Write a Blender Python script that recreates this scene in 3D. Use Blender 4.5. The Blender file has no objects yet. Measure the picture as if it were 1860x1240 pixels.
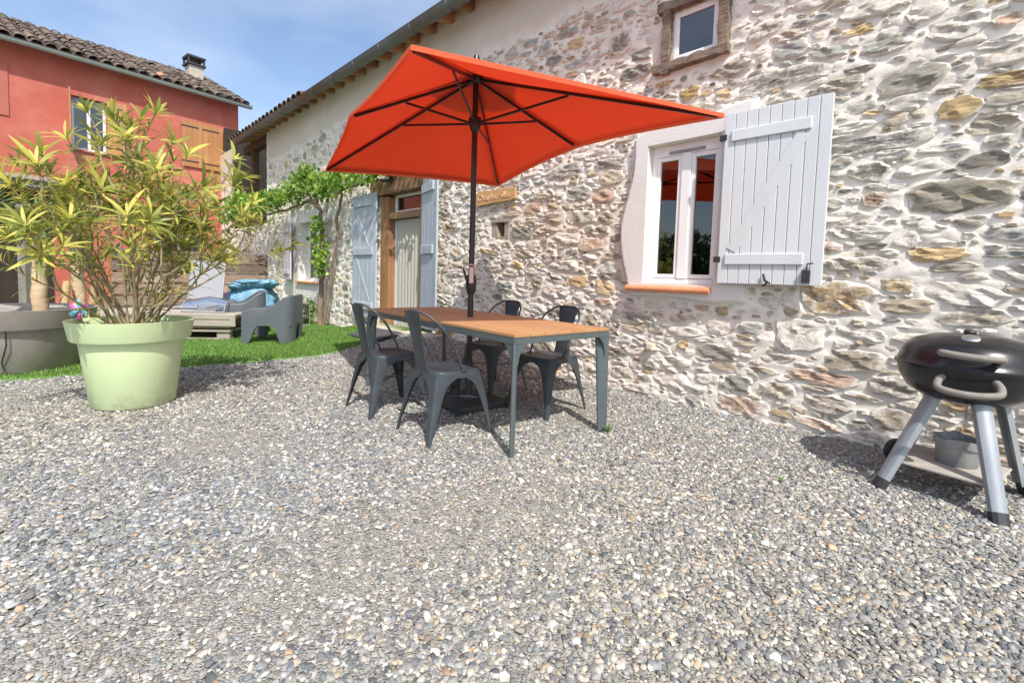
import bpy, math, random
import numpy as np
from mathutils import Vector, Matrix

random.seed(7)
rng = np.random.default_rng(11)
SC = bpy.context.scene
COL = SC.collection
R = math.radians

# ------------------------------------------------------------------ camera, sky, sun, exposure
cam_d = bpy.data.cameras.new('camera')
cam = bpy.data.objects.new('camera', cam_d); COL.objects.link(cam)
cam_d.sensor_width = 36.0
cam_d.lens = 850.0 / 1860.0 * 36.0
cam_d.shift_y = -(620.0 - 556.5) / 1860.0
cam_d.clip_start = 0.05; cam_d.clip_end = 2000
_p, _r = R(3.6), R(1.7)
_f = Vector((0, math.cos(_p), -math.sin(_p))); _rt = Vector((1, 0, 0)); _up = _rt.cross(_f)
_rt2 = math.cos(_r) * _rt + math.sin(_r) * _up; _up2 = -math.sin(_r) * _rt + math.cos(_r) * _up
cam.matrix_world = Matrix(((_rt2.x, _up2.x, -_f.x, 0), (_rt2.y, _up2.y, -_f.y, 0), (_rt2.z, _up2.z, -_f.z, 1.08), (0, 0, 0, 1)))
SC.camera = cam

SUN_EL, SUN_AZ = R(52.0), math.atan2(0.318, -0.948)        # azimuth clockwise from +Y
world = bpy.data.worlds.new('World'); SC.world = world; world.use_nodes = True
wn = world.node_tree; wn.nodes.clear()
w_out = wn.nodes.new('ShaderNodeOutputWorld'); w_bg = wn.nodes.new('ShaderNodeBackground')
w_sky = wn.nodes.new('ShaderNodeTexSky'); w_sky.sky_type = 'NISHITA'; w_sky.sun_disc = False
w_sky.sun_elevation = SUN_EL; w_sky.sun_rotation = SUN_AZ
w_sky.air_density = 1.0; w_sky.dust_density = 2.2; w_sky.ozone_density = 1.6
# thin high cloud veil spread evenly over the whole sky
w_tc = wn.nodes.new('ShaderNodeTexCoord'); w_map = wn.nodes.new('ShaderNodeMapping'); w_map.inputs['Scale'].default_value = (1.2, 1.2, 3.0)
w_no = wn.nodes.new('ShaderNodeTexNoise'); w_no.inputs['Scale'].default_value = 1.7; w_no.inputs['Detail'].default_value = 5; w_no.inputs['Roughness'].default_value = 0.55
w_rp = wn.nodes.new('ShaderNodeValToRGB'); w_rp.color_ramp.elements[0].position = 0.38; w_rp.color_ramp.elements[0].color = (0, 0, 0, 1); w_rp.color_ramp.elements[1].position = 0.75; w_rp.color_ramp.elements[1].color = (0.42, 0.42, 0.42, 1)
w_mx = wn.nodes.new('ShaderNodeMix'); w_mx.data_type = 'RGBA'; w_mx.inputs['B'].default_value = (5.2, 5.4, 5.9, 1)
L = wn.links.new
L(w_tc.outputs['Generated'], w_map.inputs['Vector']); L(w_map.outputs['Vector'], w_no.inputs['Vector']); L(w_no.outputs['Fac'], w_rp.inputs['Fac'])
L(w_rp.outputs['Color'], w_mx.inputs['Factor']); L(w_sky.outputs['Color'], w_mx.inputs['A']); L(w_mx.outputs['Result'], w_bg.inputs['Color'])
w_bg.inputs['Strength'].default_value = 0.15
L(w_bg.outputs['Background'], w_out.inputs['Surface'])

sun_d = bpy.data.lights.new('sun', 'SUN'); sun_d.energy = 3.6; sun_d.angle = R(0.55); sun_d.color = (1.0, 0.955, 0.88)
sun = bpy.data.objects.new('sun', sun_d); COL.objects.link(sun)
_sd = Vector((math.sin(SUN_AZ) * math.cos(SUN_EL), math.cos(SUN_AZ) * math.cos(SUN_EL), math.sin(SUN_EL)))
sun.rotation_euler = _sd.to_track_quat('Z', 'Y').to_euler(); sun.location = (3, -6, 12)

SC.view_settings.view_transform = 'Standard'; SC.view_settings.look = 'None'
SC.view_settings.exposure = 0.62; SC.view_settings.gamma = 1.0; SC.view_settings.use_curve_mapping = False
SC.render.engine = 'CYCLES'
SC.cycles.use_denoising = True
SC.cycles.max_bounces = 8; SC.cycles.transparent_max_bounces = 12
SC.cycles.sample_clamp_indirect = 6.0

# ------------------------------------------------------------------ helpers
def tag(o, label=None, cat=None, group=None, kind=None):
    if label: o['label'] = label
    if cat: o['category'] = cat
    if group: o['group'] = group
    if kind: o['kind'] = kind
    return o

def link(o, parent=None):
    COL.objects.link(o)
    if parent is not None: o.parent = parent
    return o

def empty(name, loc=(0, 0, 0), rz=0.0, parent=None):
    o = bpy.data.objects.new(name, None); o.location = loc; o.rotation_euler = (0, 0, rz)
    o.empty_display_size = 0.1
    return link(o, parent)

def rotm(ax, a): return Matrix.Rotation(a, 3, ax)

def smooth_path(c, k=6):
    c = [Vector(p) for p in c]; out = []
    for i in range(len(c) - 1):
        p0, p1, p2, p3 = c[max(i - 1, 0)], c[i], c[i + 1], c[min(i + 2, len(c) - 1)]
        for j in range(k):
            t = j / k; out.append(0.5 * ((2 * p1) + (-p0 + p2) * t + (2 * p0 - 5 * p1 + 4 * p2 - p3) * t * t + (-p0 + 3 * p1 - 3 * p2 + p3) * t ** 3))
    return out + [c[-1]]

class MB:
    def __init__(s): s.v = []; s.f = []
    def add(s, vs, fs):
        b = len(s.v); s.v.extend([tuple(p) for p in vs]); s.f.extend([tuple(i + b for i in f) for f in fs]); return s
    def box(s, x0, x1, y0, y1, z0, z1, T=None):
        vs = [(x0, y0, z0), (x1, y0, z0), (x1, y1, z0), (x0, y1, z0), (x0, y0, z1), (x1, y0, z1), (x1, y1, z1), (x0, y1, z1)]
        if T is not None: vs = [tuple(T @ Vector(p)) for p in vs]
        return s.add(vs, [(0, 3, 2, 1), (4, 5, 6, 7), (0, 1, 5, 4), (1, 2, 6, 5), (2, 3, 7, 6), (3, 0, 4, 7)])
    def bar(s, a, b, w, h, up=(0, 0, 1), w2=None, h2=None):
        a, b = Vector(a), Vector(b); d = (b - a).normalized(); u = Vector(up)
        x = d.cross(u)
        if x.length < 1e-4: x = d.cross(Vector((1, 0, 0)))
        x.normalize(); u = x.cross(d)
        w2 = w if w2 is None else w2; h2 = h if h2 is None else h2
        vs = []
        for P, ww, hh in ((a, w, h), (b, w2, h2)):
            for sx, sy in ((-1, -1), (1, -1), (1, 1), (-1, 1)): vs.append(tuple(P + x * sx * ww / 2 + u * sy * hh / 2))
        return s.add(vs, [(3, 2, 1, 0), (4, 5, 6, 7), (0, 1, 5, 4), (1, 2, 6, 5), (2, 3, 7, 6), (3, 0, 4, 7)])
    def loft(s, secs, closed=True, cap=True):
        n = len(secs[0]); vs = [p for q in secs for p in q]; fs = []
        for i in range(len(secs) - 1):
            for j in range(n if closed else n - 1):
                k = (j + 1) % n; fs.append((i * n + j, i * n + k, (i + 1) * n + k, (i + 1) * n + j))
        if cap and closed: fs.append(tuple(range(n - 1, -1, -1))); fs.append(tuple((len(secs) - 1) * n + j for j in range(n)))
        return s.add(vs, fs)
    def tube(s, pts, r, n=8, cap=True):
        pts = [Vector(p) for p in pts]; m = len(pts); rs = list(r) if hasattr(r, '__len__') else [r] * m
        secs = []; x = None
        for i, p in enumerate(pts):
            d = (pts[min(i + 1, m - 1)] - pts[max(i - 1, 0)])
            d = d.normalized() if d.length > 1e-9 else Vector((0, 0, 1))
            if x is None:
                x = d.cross(Vector((0, 0, 1)))
                if x.length < 1e-3: x = d.cross(Vector((1, 0, 0)))
            else:
                x = x - d * x.dot(d)
            x.normalize(); y = d.cross(x)
            secs.append([tuple(p + (x * math.cos(2 * math.pi * k / n) + y * math.sin(2 * math.pi * k / n)) * rs[i]) for k in range(n)])
        return s.loft(secs, True, cap)
    def lathe(s, prof, n=48, c=(0, 0, 0), cap=False):
        secs = [[(c[0] + r * math.cos(2 * math.pi * k / n), c[1] + r * math.sin(2 * math.pi * k / n), c[2] + z) for k in range(n)] for r, z in prof]
        return s.loft(secs, True, cap)
    def prism(s, poly, t0, t1, F):
        n = len(poly); vs = [F(p[0], p[1], t0) for p in poly] + [F(p[0], p[1], t1) for p in poly]
        fs = [tuple(range(n - 1, -1, -1)), tuple(range(n, 2 * n))] + [(i, (i + 1) % n, n + (i + 1) % n, n + i) for i in range(n)]
        return s.add(vs, fs)
    def mesh(s, name):
        me = bpy.data.meshes.new(name); me.from_pydata(s.v, [], s.f); me.update(); return me
    def build(s, name, m, parent=None, smooth=None, bevel=0.0, loc=None, rot=None, fix=True):
        me = s.mesh(name)
        if fix:
            import bmesh
            bm = bmesh.new(); bm.from_mesh(me); bmesh.ops.recalc_face_normals(bm, faces=bm.faces); bm.to_mesh(me); bm.free()
        me.materials.append(m)
        if smooth is not None:
            me.polygons.foreach_set('use_smooth', [True] * len(me.polygons)); me.set_sharp_from_angle(angle=R(smooth))
        o = bpy.data.objects.new(name, me)
        if loc is not None: o.location = loc
        if rot is not None: o.rotation_euler = rot
        if bevel > 0:
            b = o.modifiers.new('bevel', 'BEVEL'); b.width = bevel; b.segments = 2; b.limit_method = 'ANGLE'; b.angle_limit = R(40)
        return link(o, parent)

def np_mesh(name, V, quads=None, polys=None, attrs=None):
    """fast mesh from numpy: polys = list of (array n x k)"""
    me = bpy.data.meshes.new(name); V = np.asarray(V, np.float32)
    me.vertices.add(len(V)); me.vertices.foreach_set('co', V.ravel())
    ls = []; lt = []; st = []; c = 0
    for q in polys:
        q = np.asarray(q, np.int32); n, k = q.shape
        ls.append(q.ravel()); lt.append(np.full(n, k, np.int32)); st.append(c + np.arange(n, dtype=np.int32) * k); c += n * k
    ls = np.concatenate(ls); lt = np.concatenate(lt); st = np.concatenate(st)
    me.loops.add(len(ls)); me.loops.foreach_set('vertex_index', ls)
    me.polygons.add(len(lt)); me.polygons.foreach_set('loop_start', st); me.polygons.foreach_set('loop_total', lt)
    me.update(calc_edges=True); me.validate()
    for nm, (kind, dat) in (attrs or {}).items():
        a = me.attributes.new(nm, kind, 'POINT')
        a.data.foreach_set('color' if kind == 'FLOAT_COLOR' else 'value', np.asarray(dat, np.float32).ravel())
    return me

# ------------------------------------------------------------------ materials
def nd(t, typ, **kw):
    n = t.nodes.new(typ)
    for k, v in kw.items():
        if k in n.inputs: n.inputs[k].default_value = v
        else: setattr(n, k, v)
    return n

def base_mat(name):
    m = bpy.data.materials.new(name); m.use_nodes = True; t = m.node_tree
    return m, t, t.nodes['Principled BSDF']

def c4(c): return (c[0], c[1], c[2], 1.0)

def pm(name, c1, c2=None, scale=(8, 8, 8), rough=0.6, bump=0.0, bscale=None, metal=0.0, detail=5, c3=None, s3=1.2, spec=0.5, pos=(0.3, 0.7), world=False, rand=0.0, trans=0.0, c3pos=(0.5, 0.72), bdist=0.01):
    """principled material: noise between c1 and c2 (object space), stain noise to c3, bump; rand = value jitter per object"""
    m, t, b = base_mat(name); l = t.links.new
    tc = nd(t, 'ShaderNodeTexCoord'); src = tc.outputs['Object']
    if world: g = nd(t, 'ShaderNodeNewGeometry'); src = g.outputs['Position']
    mp = nd(t, 'ShaderNodeMapping'); mp.inputs['Scale'].default_value = scale; l(src, mp.inputs['Vector'])
    n1 = nd(t, 'ShaderNodeTexNoise', Scale=1.0, Detail=detail, Roughness=0.62); l(mp.outputs['Vector'], n1.inputs['Vector'])
    rp = nd(t, 'ShaderNodeValToRGB'); e = rp.color_ramp.elements
    e[0].position, e[1].position = pos; e[0].color = c4(c1); e[1].color = c4(c2 or c1); l(n1.outputs['Fac'], rp.inputs['Fac'])
    colr = rp.outputs['Color']
    if c3:
        n3 = nd(t, 'ShaderNodeTexNoise', Scale=s3, Detail=6.0, Roughness=0.65); l(src, n3.inputs['Vector'])
        r3 = nd(t, 'ShaderNodeValToRGB'); r3.color_ramp.elements[0].position, r3.color_ramp.elements[1].position = c3pos; l(n3.outputs['Fac'], r3.inputs['Fac'])
        mx = nd(t, 'ShaderNodeMix', data_type='RGBA'); mx.inputs['B'].default_value = c4(c3); l(r3.outputs['Color'], mx.inputs['Factor']); l(colr, mx.inputs['A']); colr = mx.outputs['Result']
    if rand:
        oi = nd(t, 'ShaderNodeObjectInfo'); hs = nd(t, 'ShaderNodeHueSaturation'); mr = nd(t, 'ShaderNodeMapRange'); mr.inputs['To Min'].default_value = 1 - rand; mr.inputs['To Max'].default_value = 1 + rand
        l(oi.outputs['Random'], mr.inputs['Value']); l(mr.outputs['Result'], hs.inputs['Value']); l(colr, hs.inputs['Color']); colr = hs.outputs['Color']
    l(colr, b.inputs['Base Color'])
    b.inputs['Roughness'].default_value = rough; b.inputs['Metallic'].default_value = metal; b.inputs['Specular IOR Level'].default_value = spec
    if bump:
        nb = n1
        if bscale:
            mb = nd(t, 'ShaderNodeMapping'); mb.inputs['Scale'].default_value = bscale; l(src, mb.inputs['Vector'])
            nb = nd(t, 'ShaderNodeTexNoise', Scale=1.0, Detail=4.0, Roughness=0.6); l(mb.outputs['Vector'], nb.inputs['Vector'])
        bp = nd(t, 'ShaderNodeBump', Strength=bump, Distance=bdist); l(nb.outputs['Fac'], bp.inputs['Height']); l(bp.outputs['Normal'], b.inputs['Normal'])
    if trans:
        o = t.nodes['Material Output']; tr = nd(t, 'ShaderNodeBsdfTranslucent'); l(colr, tr.inputs['Color']); ms = nd(t, 'ShaderNodeMixShader', Fac=trans)
        l(b.outputs['BSDF'], ms.inputs[1]); l(tr.outputs['BSDF'], ms.inputs[2]); l(ms.outputs['Shader'], o.inputs['Surface'])
    return m

def glass_mat(name, tint=(0.75, 0.8, 0.8), opacity=0.25):
    """thin window pane: clear sheet with a fresnel reflection"""
    m = bpy.data.materials.new(name); m.use_nodes = True; t = m.node_tree; t.nodes.clear(); l = t.links.new
    o = nd(t, 'ShaderNodeOutputMaterial'); tr = nd(t, 'ShaderNodeBsdfTransparent'); tr.inputs['Color'].default_value = c4(tint)
    gl = nd(t, 'ShaderNodeBsdfGlossy', Roughness=0.015); fr = nd(t, 'ShaderNodeFresnel', IOR=1.5)
    ma = nd(t, 'ShaderNodeMath', operation='MULTIPLY_ADD'); ma.inputs[1].default_value = 1.6; ma.inputs[2].default_value = opacity; ma.use_clamp = True
    l(fr.outputs['Fac'], ma.inputs[0])
    ms = nd(t, 'ShaderNodeMixShader'); l(ma.outputs['Value'], ms.inputs['Fac']); l(tr.outputs['BSDF'], ms.inputs[1]); l(gl.outputs['BSDF'], ms.inputs[2]); l(ms.outputs['Shader'], o.inputs['Surface'])
    return m

def dusty(m, col=(0.36, 0.33, 0.25), h=0.16):
    """soil splashes near the foot of a pot"""
    t = m.node_tree; l = t.links.new; b = t.nodes['Principled BSDF']; src = b.inputs['Base Color'].links[0].from_socket
    tc = nd(t, 'ShaderNodeTexCoord'); sp = nd(t, 'ShaderNodeSeparateXYZ'); l(tc.outputs['Object'], sp.inputs['Vector'])
    n = nd(t, 'ShaderNodeTexNoise', Scale=9.0, Detail=8.0, Roughness=0.7); l(tc.outputs['Object'], n.inputs['Vector'])
    mr = nd(t, 'ShaderNodeMapRange'); mr.inputs['From Min'].default_value = h; mr.inputs['From Max'].default_value = 0.0; mr.inputs['To Min'].default_value = -0.02; mr.inputs['To Max'].default_value = 0.22; l(sp.outputs['Z'], mr.inputs['Value'])
    ad = nd(t, 'ShaderNodeMath', operation='ADD'); l(mr.outputs['Result'], ad.inputs[0]); l(n.outputs['Fac'], ad.inputs[1])
    rp = nd(t, 'ShaderNodeValToRGB'); rp.color_ramp.elements[0].position = 0.60; rp.color_ramp.elements[1].position = 0.84; rp.color_ramp.elements[1].color = (0.75, 0.75, 0.75, 1); l(ad.outputs['Value'], rp.inputs['Fac'])
    mx = nd(t, 'ShaderNodeMix', data_type='RGBA'); mx.inputs['B'].default_value = c4(col); l(rp.outputs['Color'], mx.inputs['Factor']); l(src, mx.inputs['A']); l(mx.outputs['Result'], b.inputs['Base Color'])
    return m
M = {}
M['anthracite'] = pm('anthracite_metal', (0.034, 0.043, 0.052), (0.049, 0.059, 0.07), (3, 3, 9), 0.42, 0.06, (60, 60, 60), c3=(0.085, 0.09, 0.09), s3=2.5, c3pos=(0.55, 0.8))
M['table_metal'] = pm('table_metal', (0.075, 0.095, 0.10), (0.09, 0.11, 0.115), (3, 3, 6), 0.45, 0.04, (60, 60, 60))
M['table_wood'] = pm('table_board', (0.38, 0.205, 0.092), (0.45, 0.255, 0.12), (2.5, 45, 45), 0.55, 0.1, (6, 160, 160), detail=6, c3=(0.35, 0.175, 0.075), s3=1.6, c3pos=(0.45, 0.8), rand=0.07)
M['umbrella_metal'] = pm('umbrella_metal', (0.018, 0.012, 0.010), (0.026, 0.018, 0.015), (20, 20, 20), 0.38)
M['zinc'] = pm('zinc_gutter', (0.11, 0.13, 0.13), (0.16, 0.18, 0.178), (1.5, 8, 8), 0.5, 0.05, c3=(0.13, 0.10, 0.085), s3=0.5, c3pos=(0.52, 0.62), metal=0.25)
M['zinc_light'] = pm('pale_zinc_gutter', (0.30, 0.36, 0.35), (0.36, 0.42, 0.41), (1.5, 8, 8), 0.5, 0.05, metal=0.2)
M['rafter'] = pm('rafter_wood', (0.27, 0.14, 0.06), (0.40, 0.23, 0.11), (3, 30, 30), 0.75, 0.2, rand=0.25)
M['roofboard'] = pm('roof_boarding', (0.26, 0.14, 0.065), (0.34, 0.20, 0.10), (10, 1.5, 3), 0.8, 0.2)
M['pvc'] = pm('white_frame', (0.80, 0.80, 0.79), (0.84, 0.84, 0.83), (5, 5, 5), 0.35, 0.0)
M['shutter'] = pm('white_painted_board', (0.56, 0.585, 0.60), (0.62, 0.645, 0.66), (4, 4, 1.2), 0.45, 0.06, (40, 40, 6), rand=0.02)
M['shutter_old'] = pm('weathered_blue_paint', (0.36, 0.415, 0.465), (0.46, 0.51, 0.555), (30, 30, 1.6), 0.65, 0.25, (50, 50, 4), c3=(0.30, 0.33, 0.35), s3=5.0, c3pos=(0.56, 0.75), rand=0.06)
M['shutter_lilac'] = pm('lilac_paint', (0.50, 0.47, 0.53), (0.56, 0.53, 0.58), (20, 20, 2), 0.6, 0.15)
M['timber_old'] = pm('old_oak', (0.11, 0.075, 0.05), (0.24, 0.18, 0.13), (14, 14, 14), 0.85, 0.7, (9, 9, 40), c3=(0.30, 0.25, 0.20), s3=6, bdist=0.02)
M['timber_v'] = pm('door_oak_upright', (0.24, 0.11, 0.045), (0.38, 0.20, 0.085), (22, 22, 2.2), 0.7, 0.35, (40, 40, 3), c3=(0.16, 0.075, 0.035), s3=3)
M['timber_h'] = pm('door_oak_beam', (0.17, 0.10, 0.055), (0.30, 0.18, 0.09), (2.2, 22, 22), 0.75, 0.4, (3, 40, 40), c3=(0.12, 0.07, 0.04), s3=3)
M['timber_dark'] = pm('dark_barn_timber', (0.06, 0.038, 0.024), (0.11, 0.07, 0.042), (12, 12, 12), 0.85, 0.4)
M['terracotta'] = pm('terracotta_sill', (0.66, 0.25, 0.12), (0.74, 0.31, 0.16), (12, 12, 12), 0.6, 0.08)
M['glass'] = glass_mat('window_glass', (0.45, 0.5, 0.5), 0.07)
M['glass_clear'] = glass_mat('clear_plastic', (0.86, 0.9, 0.9), 0.05)
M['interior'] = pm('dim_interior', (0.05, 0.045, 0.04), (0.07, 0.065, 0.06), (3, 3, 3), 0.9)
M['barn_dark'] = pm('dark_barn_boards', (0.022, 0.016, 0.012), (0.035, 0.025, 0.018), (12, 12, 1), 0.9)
M['black_iron'] = pm('black_iron', (0.02, 0.02, 0.022), (0.035, 0.035, 0.035), (30, 30, 30), 0.5)
M['curtain'] = pm('cream_curtain', (0.52, 0.50, 0.42), (0.60, 0.58, 0.50), (30, 30, 2), 0.9, trans=0.3)
M['sign_wood'] = pm('carved_pine', (0.46, 0.26, 0.11), (0.56, 0.34, 0.16), (4, 4, 40), 0.6, 0.15)
M['sign_letter'] = pm('pale_carving', (0.62, 0.40, 0.21), (0.70, 0.48, 0.28), (30, 30, 30), 0.6)
M['red_wall'] = pm('red_ochre_render', (0.40, 0.095, 0.065), (0.46, 0.12, 0.085), (1.1, 1.1, 1.6), 0.9, 0.25, (40, 40, 40), c3=(0.50, 0.185, 0.14), s3=1.1, c3pos=(0.45, 0.75))
M['red_wall_dark'] = pm('deep_red_render', (0.37, 0.11, 0.08), (0.42, 0.13, 0.095), (1.5, 1.5, 1.5), 0.9, 0.2, (40, 40, 40))
M['tile'] = pm('weathered_roof_tile', (0.07, 0.052, 0.04), (0.15, 0.105, 0.078), (9, 9, 9), 0.9, 0.4, (50, 50, 50), c3=(0.15, 0.135, 0.11), s3=4.0, world=True, rand=0.35)
M['tile_new'] = pm('fresh_orange_tile', (0.50, 0.19, 0.09), (0.58, 0.25, 0.13), (9, 9, 9), 0.85, 0.3, (50, 50, 50))
M['tile_bed'] = pm('roof_channel_tiles', (0.07, 0.05, 0.04), (0.13, 0.09, 0.065), (6, 6, 6), 0.95, 0.4)
M['shutter_pine'] = pm('varnished_pine', (0.36, 0.16, 0.055), (0.46, 0.22, 0.085), (24, 24, 1.6), 0.55, 0.12, rand=0.1)
M['render_grey'] = pm('chimney_render', (0.35, 0.32, 0.27), (0.46, 0.43, 0.37), (6, 6, 6), 0.9, 0.4)
M['pot_green'] = pm('pistachio_plastic', (0.56, 0.68, 0.38), (0.60, 0.72, 0.42), (2.5, 2.5, 2.5), 0.48, 0.03, (30, 30, 30), c3=(0.53, 0.64, 0.37), s3=2.2, c3pos=(0.55, 0.8))
M['pot_green'] = dusty(M['pot_green'])
M['pot_grey'] = pm('taupe_plastic', (0.29, 0.265, 0.235), (0.34, 0.31, 0.275), (2.5, 2.5, 2.5), 0.6, 0.05, (30, 30, 30), c3=(0.24, 0.22, 0.20), s3=2.0)
M['soil'] = pm('potting_soil', (0.05, 0.035, 0.022), (0.12, 0.085, 0.05), (30, 30, 30), 0.95, 0.8)
M['stem'] = pm('plant_stem', (0.24, 0.19, 0.11), (0.36, 0.31, 0.18), (20, 20, 20), 0.8, 0.2)
M['vine_bark'] = pm('vine_bark', (0.15, 0.10, 0.07), (0.28, 0.20, 0.14), (30, 30, 6), 0.95, 0.7)
M['trunk_pale'] = pm('pale_palm_trunk', (0.42, 0.30, 0.18), (0.60, 0.47, 0.31), (9, 9, 24), 0.9, 0.6)
M['resin'] = pm('grey_resin', (0.085, 0.10, 0.115), (0.10, 0.115, 0.13), (5, 5, 5), 0.42, 0.03, (80, 80, 80))
M['pallet'] = pm('weathered_pallet', (0.26, 0.23, 0.19), (0.42, 0.38, 0.32), (2, 26, 26), 0.9, 0.4, rand=0.2)
M['fence_wood'] = pm('weathered_plank', (0.13, 0.085, 0.065), (0.27, 0.195, 0.15), (2.2, 22, 22), 0.85, 0.4, rand=0.3, c3=(0.34, 0.28, 0.23), s3=2.0)
M['blue_cloth'] = pm('light_blue_cloth', (0.13, 0.29, 0.41), (0.18, 0.36, 0.49), (5, 5, 5), 0.55, 0.15, (14, 14, 14))
M['pink_cloth'] = pm('pink_cloth', (0.80, 0.08, 0.30), None, (5, 5, 5), 0.6)
M['mat_grey'] = pm('charcoal_mat', (0.05, 0.052, 0.058), (0.075, 0.078, 0.085), (60, 60, 60), 0.95, 0.3)
M['stoop'] = pm('stone_step', (0.42, 0.38, 0.31), (0.54, 0.49, 0.41), (7, 7, 7), 0.9, 0.4)
M['enamel'] = pm('black_enamel', (0.010, 0.010, 0.012), (0.016, 0.016, 0.018), (8, 8, 8), 0.25, 0.0, c3=(0.03, 0.03, 0.03), s3=6, c3pos=(0.6, 0.9))
M['bbq_leg'] = pm('grey_painted_leg', (0.25, 0.275, 0.30), (0.32, 0.345, 0.37), (6, 6, 2), 0.42, 0.05, c3=(0.28, 0.25, 0.22), s3=9, c3pos=(0.62, 0.75), metal=0.3)
M['bbq_handle'] = pm('faded_grey_handle', (0.17, 0.155, 0.135), (0.24, 0.22, 0.195), (20, 20, 20), 0.7)
M['black_plastic'] = pm('black_plastic', (0.02, 0.022, 0.025), (0.032, 0.034, 0.036), (20, 20, 20), 0.6)
M['chrome'] = pm('bare_aluminium', (0.6, 0.6, 0.6), (0.68, 0.68, 0.68), (20, 20, 20), 0.3, metal=1.0)
M['galvanised'] = pm('galvanised_steel', (0.24, 0.25, 0.25), (0.36, 0.37, 0.37), (14, 14, 14), 0.5, 0.1, metal=0.45, c3=(0.30, 0.17, 0.08), s3=9, c3pos=(0.66, 0.76))
M['bbq_shelf'] = pm('grey_shelf', (0.30, 0.27, 0.24), (0.40, 0.37, 0.33), (3, 20, 3), 0.85, 0.2)
M['box_cream'] = pm('cream_plastic', (0.62, 0.56, 0.42), (0.68, 0.62, 0.48), (9, 9, 9), 0.5)
M['cord'] = pm('black_cable', (0.02, 0.02, 0.02), None, (5, 5, 5), 0.6)
M['ribbon'] = pm('pale_pink_ribbon', (0.60, 0.44, 0.40), (0.68, 0.52, 0.48), (20, 20, 20), 0.8)
M['pin_blue'] = pm('shiny_turquoise_foil', (0.12, 0.50, 0.68), (0.3, 0.68, 0.8), (20, 20, 20), 0.25, metal=0.3)
M['pin_pink'] = pm('shiny_pink_foil', (0.62, 0.10, 0.38), (0.75, 0.22, 0.5), (20, 20, 20), 0.25, metal=0.3)
M['grey_mesh'] = pm('grey_textilene', (0.24, 0.25, 0.27), (0.32, 0.33, 0.35), (90, 90, 90), 0.7, 0.2)
M['log'] = pm('firewood', (0.30, 0.19, 0.10), (0.46, 0.31, 0.18), (18, 18, 4), 0.9, 0.5, rand=0.3)
M['post_grey'] = pm('grey_post', (0.17, 0.155, 0.14), (0.25, 0.23, 0.205), (14, 14, 2), 0.85, 0.3)
M['awning'] = pm('grey_awning_cloth', (0.20, 0.185, 0.175), (0.26, 0.24, 0.225), (3, 3, 3), 0.8)
M['concrete_black'] = pm('black_base', (0.03, 0.032, 0.035), (0.05, 0.05, 0.053), (12, 12, 12), 0.6, 0.1)

def leaf_mat(name, ca, cb, cc, trans=0.35, rough=0.45):
    """leaf: tone varies from leaf to leaf by a 'tone' value or the object's random number"""
    m, t, b = base_mat(name); l = t.links.new
    at = nd(t, 'ShaderNodeAttribute', attribute_name='tone'); oi = nd(t, 'ShaderNodeObjectInfo')
    ad = nd(t, 'ShaderNodeMath', operation='ADD'); l(at.outputs['Fac'], ad.inputs[0]); l(oi.outputs['Random'], ad.inputs[1])
    fr = nd(t, 'ShaderNodeMath', operation='FRACT'); l(ad.outputs['Value'], fr.inputs[0])
    rp = nd(t, 'ShaderNodeValToRGB'); e = rp.color_ramp.elements; e[0].color = c4(ca); e[1].color = c4(cc); e[0].position = 0.1; e[1].position = 0.95
    k = e.new(0.55); k.color = c4(cb); l(fr.outputs['Value'], rp.inputs['Fac'])
    l(rp.outputs['Color'], b.inputs['Base Color']); b.inputs['Roughness'].default_value = rough
    tr = nd(t, 'ShaderNodeBsdfTranslucent'); l(rp.outputs['Color'], tr.inputs['Color']); ms = nd(t, 'ShaderNodeMixShader', Fac=trans)
    l(b.outputs['BSDF'], ms.inputs[1]); l(tr.outputs['BSDF'], ms.inputs[2]); l(ms.outputs['Shader'], t.nodes['Material Output'].inputs['Surface'])
    return m
M['oleander'] = leaf_mat('oleander_leaf', (0.21, 0.26, 0.055), (0.45, 0.47, 0.10), (0.70, 0.62, 0.14), 0.48)
M['vine_leaf'] = leaf_mat('vine_leaf', (0.09, 0.20, 0.025), (0.22, 0.38, 0.05), (0.40, 0.52, 0.10), 0.4)
M['hedge_leaf'] = leaf_mat('hedge_leaf', (0.03, 0.07, 0.02), (0.05, 0.10, 0.03), (0.08, 0.14, 0.04))
M['hedge_core'] = pm('hedge_twigs', (0.02, 0.03, 0.012), (0.03, 0.045, 0.018), (12, 12, 12), 0.9)
M['palm_leaf'] = leaf_mat('palm_leaf', (0.06, 0.14, 0.06), (0.14, 0.24, 0.10), (0.30, 0.36, 0.10))
M['weed_leaf'] = leaf_mat('weed_leaf', (0.12, 0.22, 0.05), (0.22, 0.32, 0.10), (0.34, 0.38, 0.16))

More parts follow.
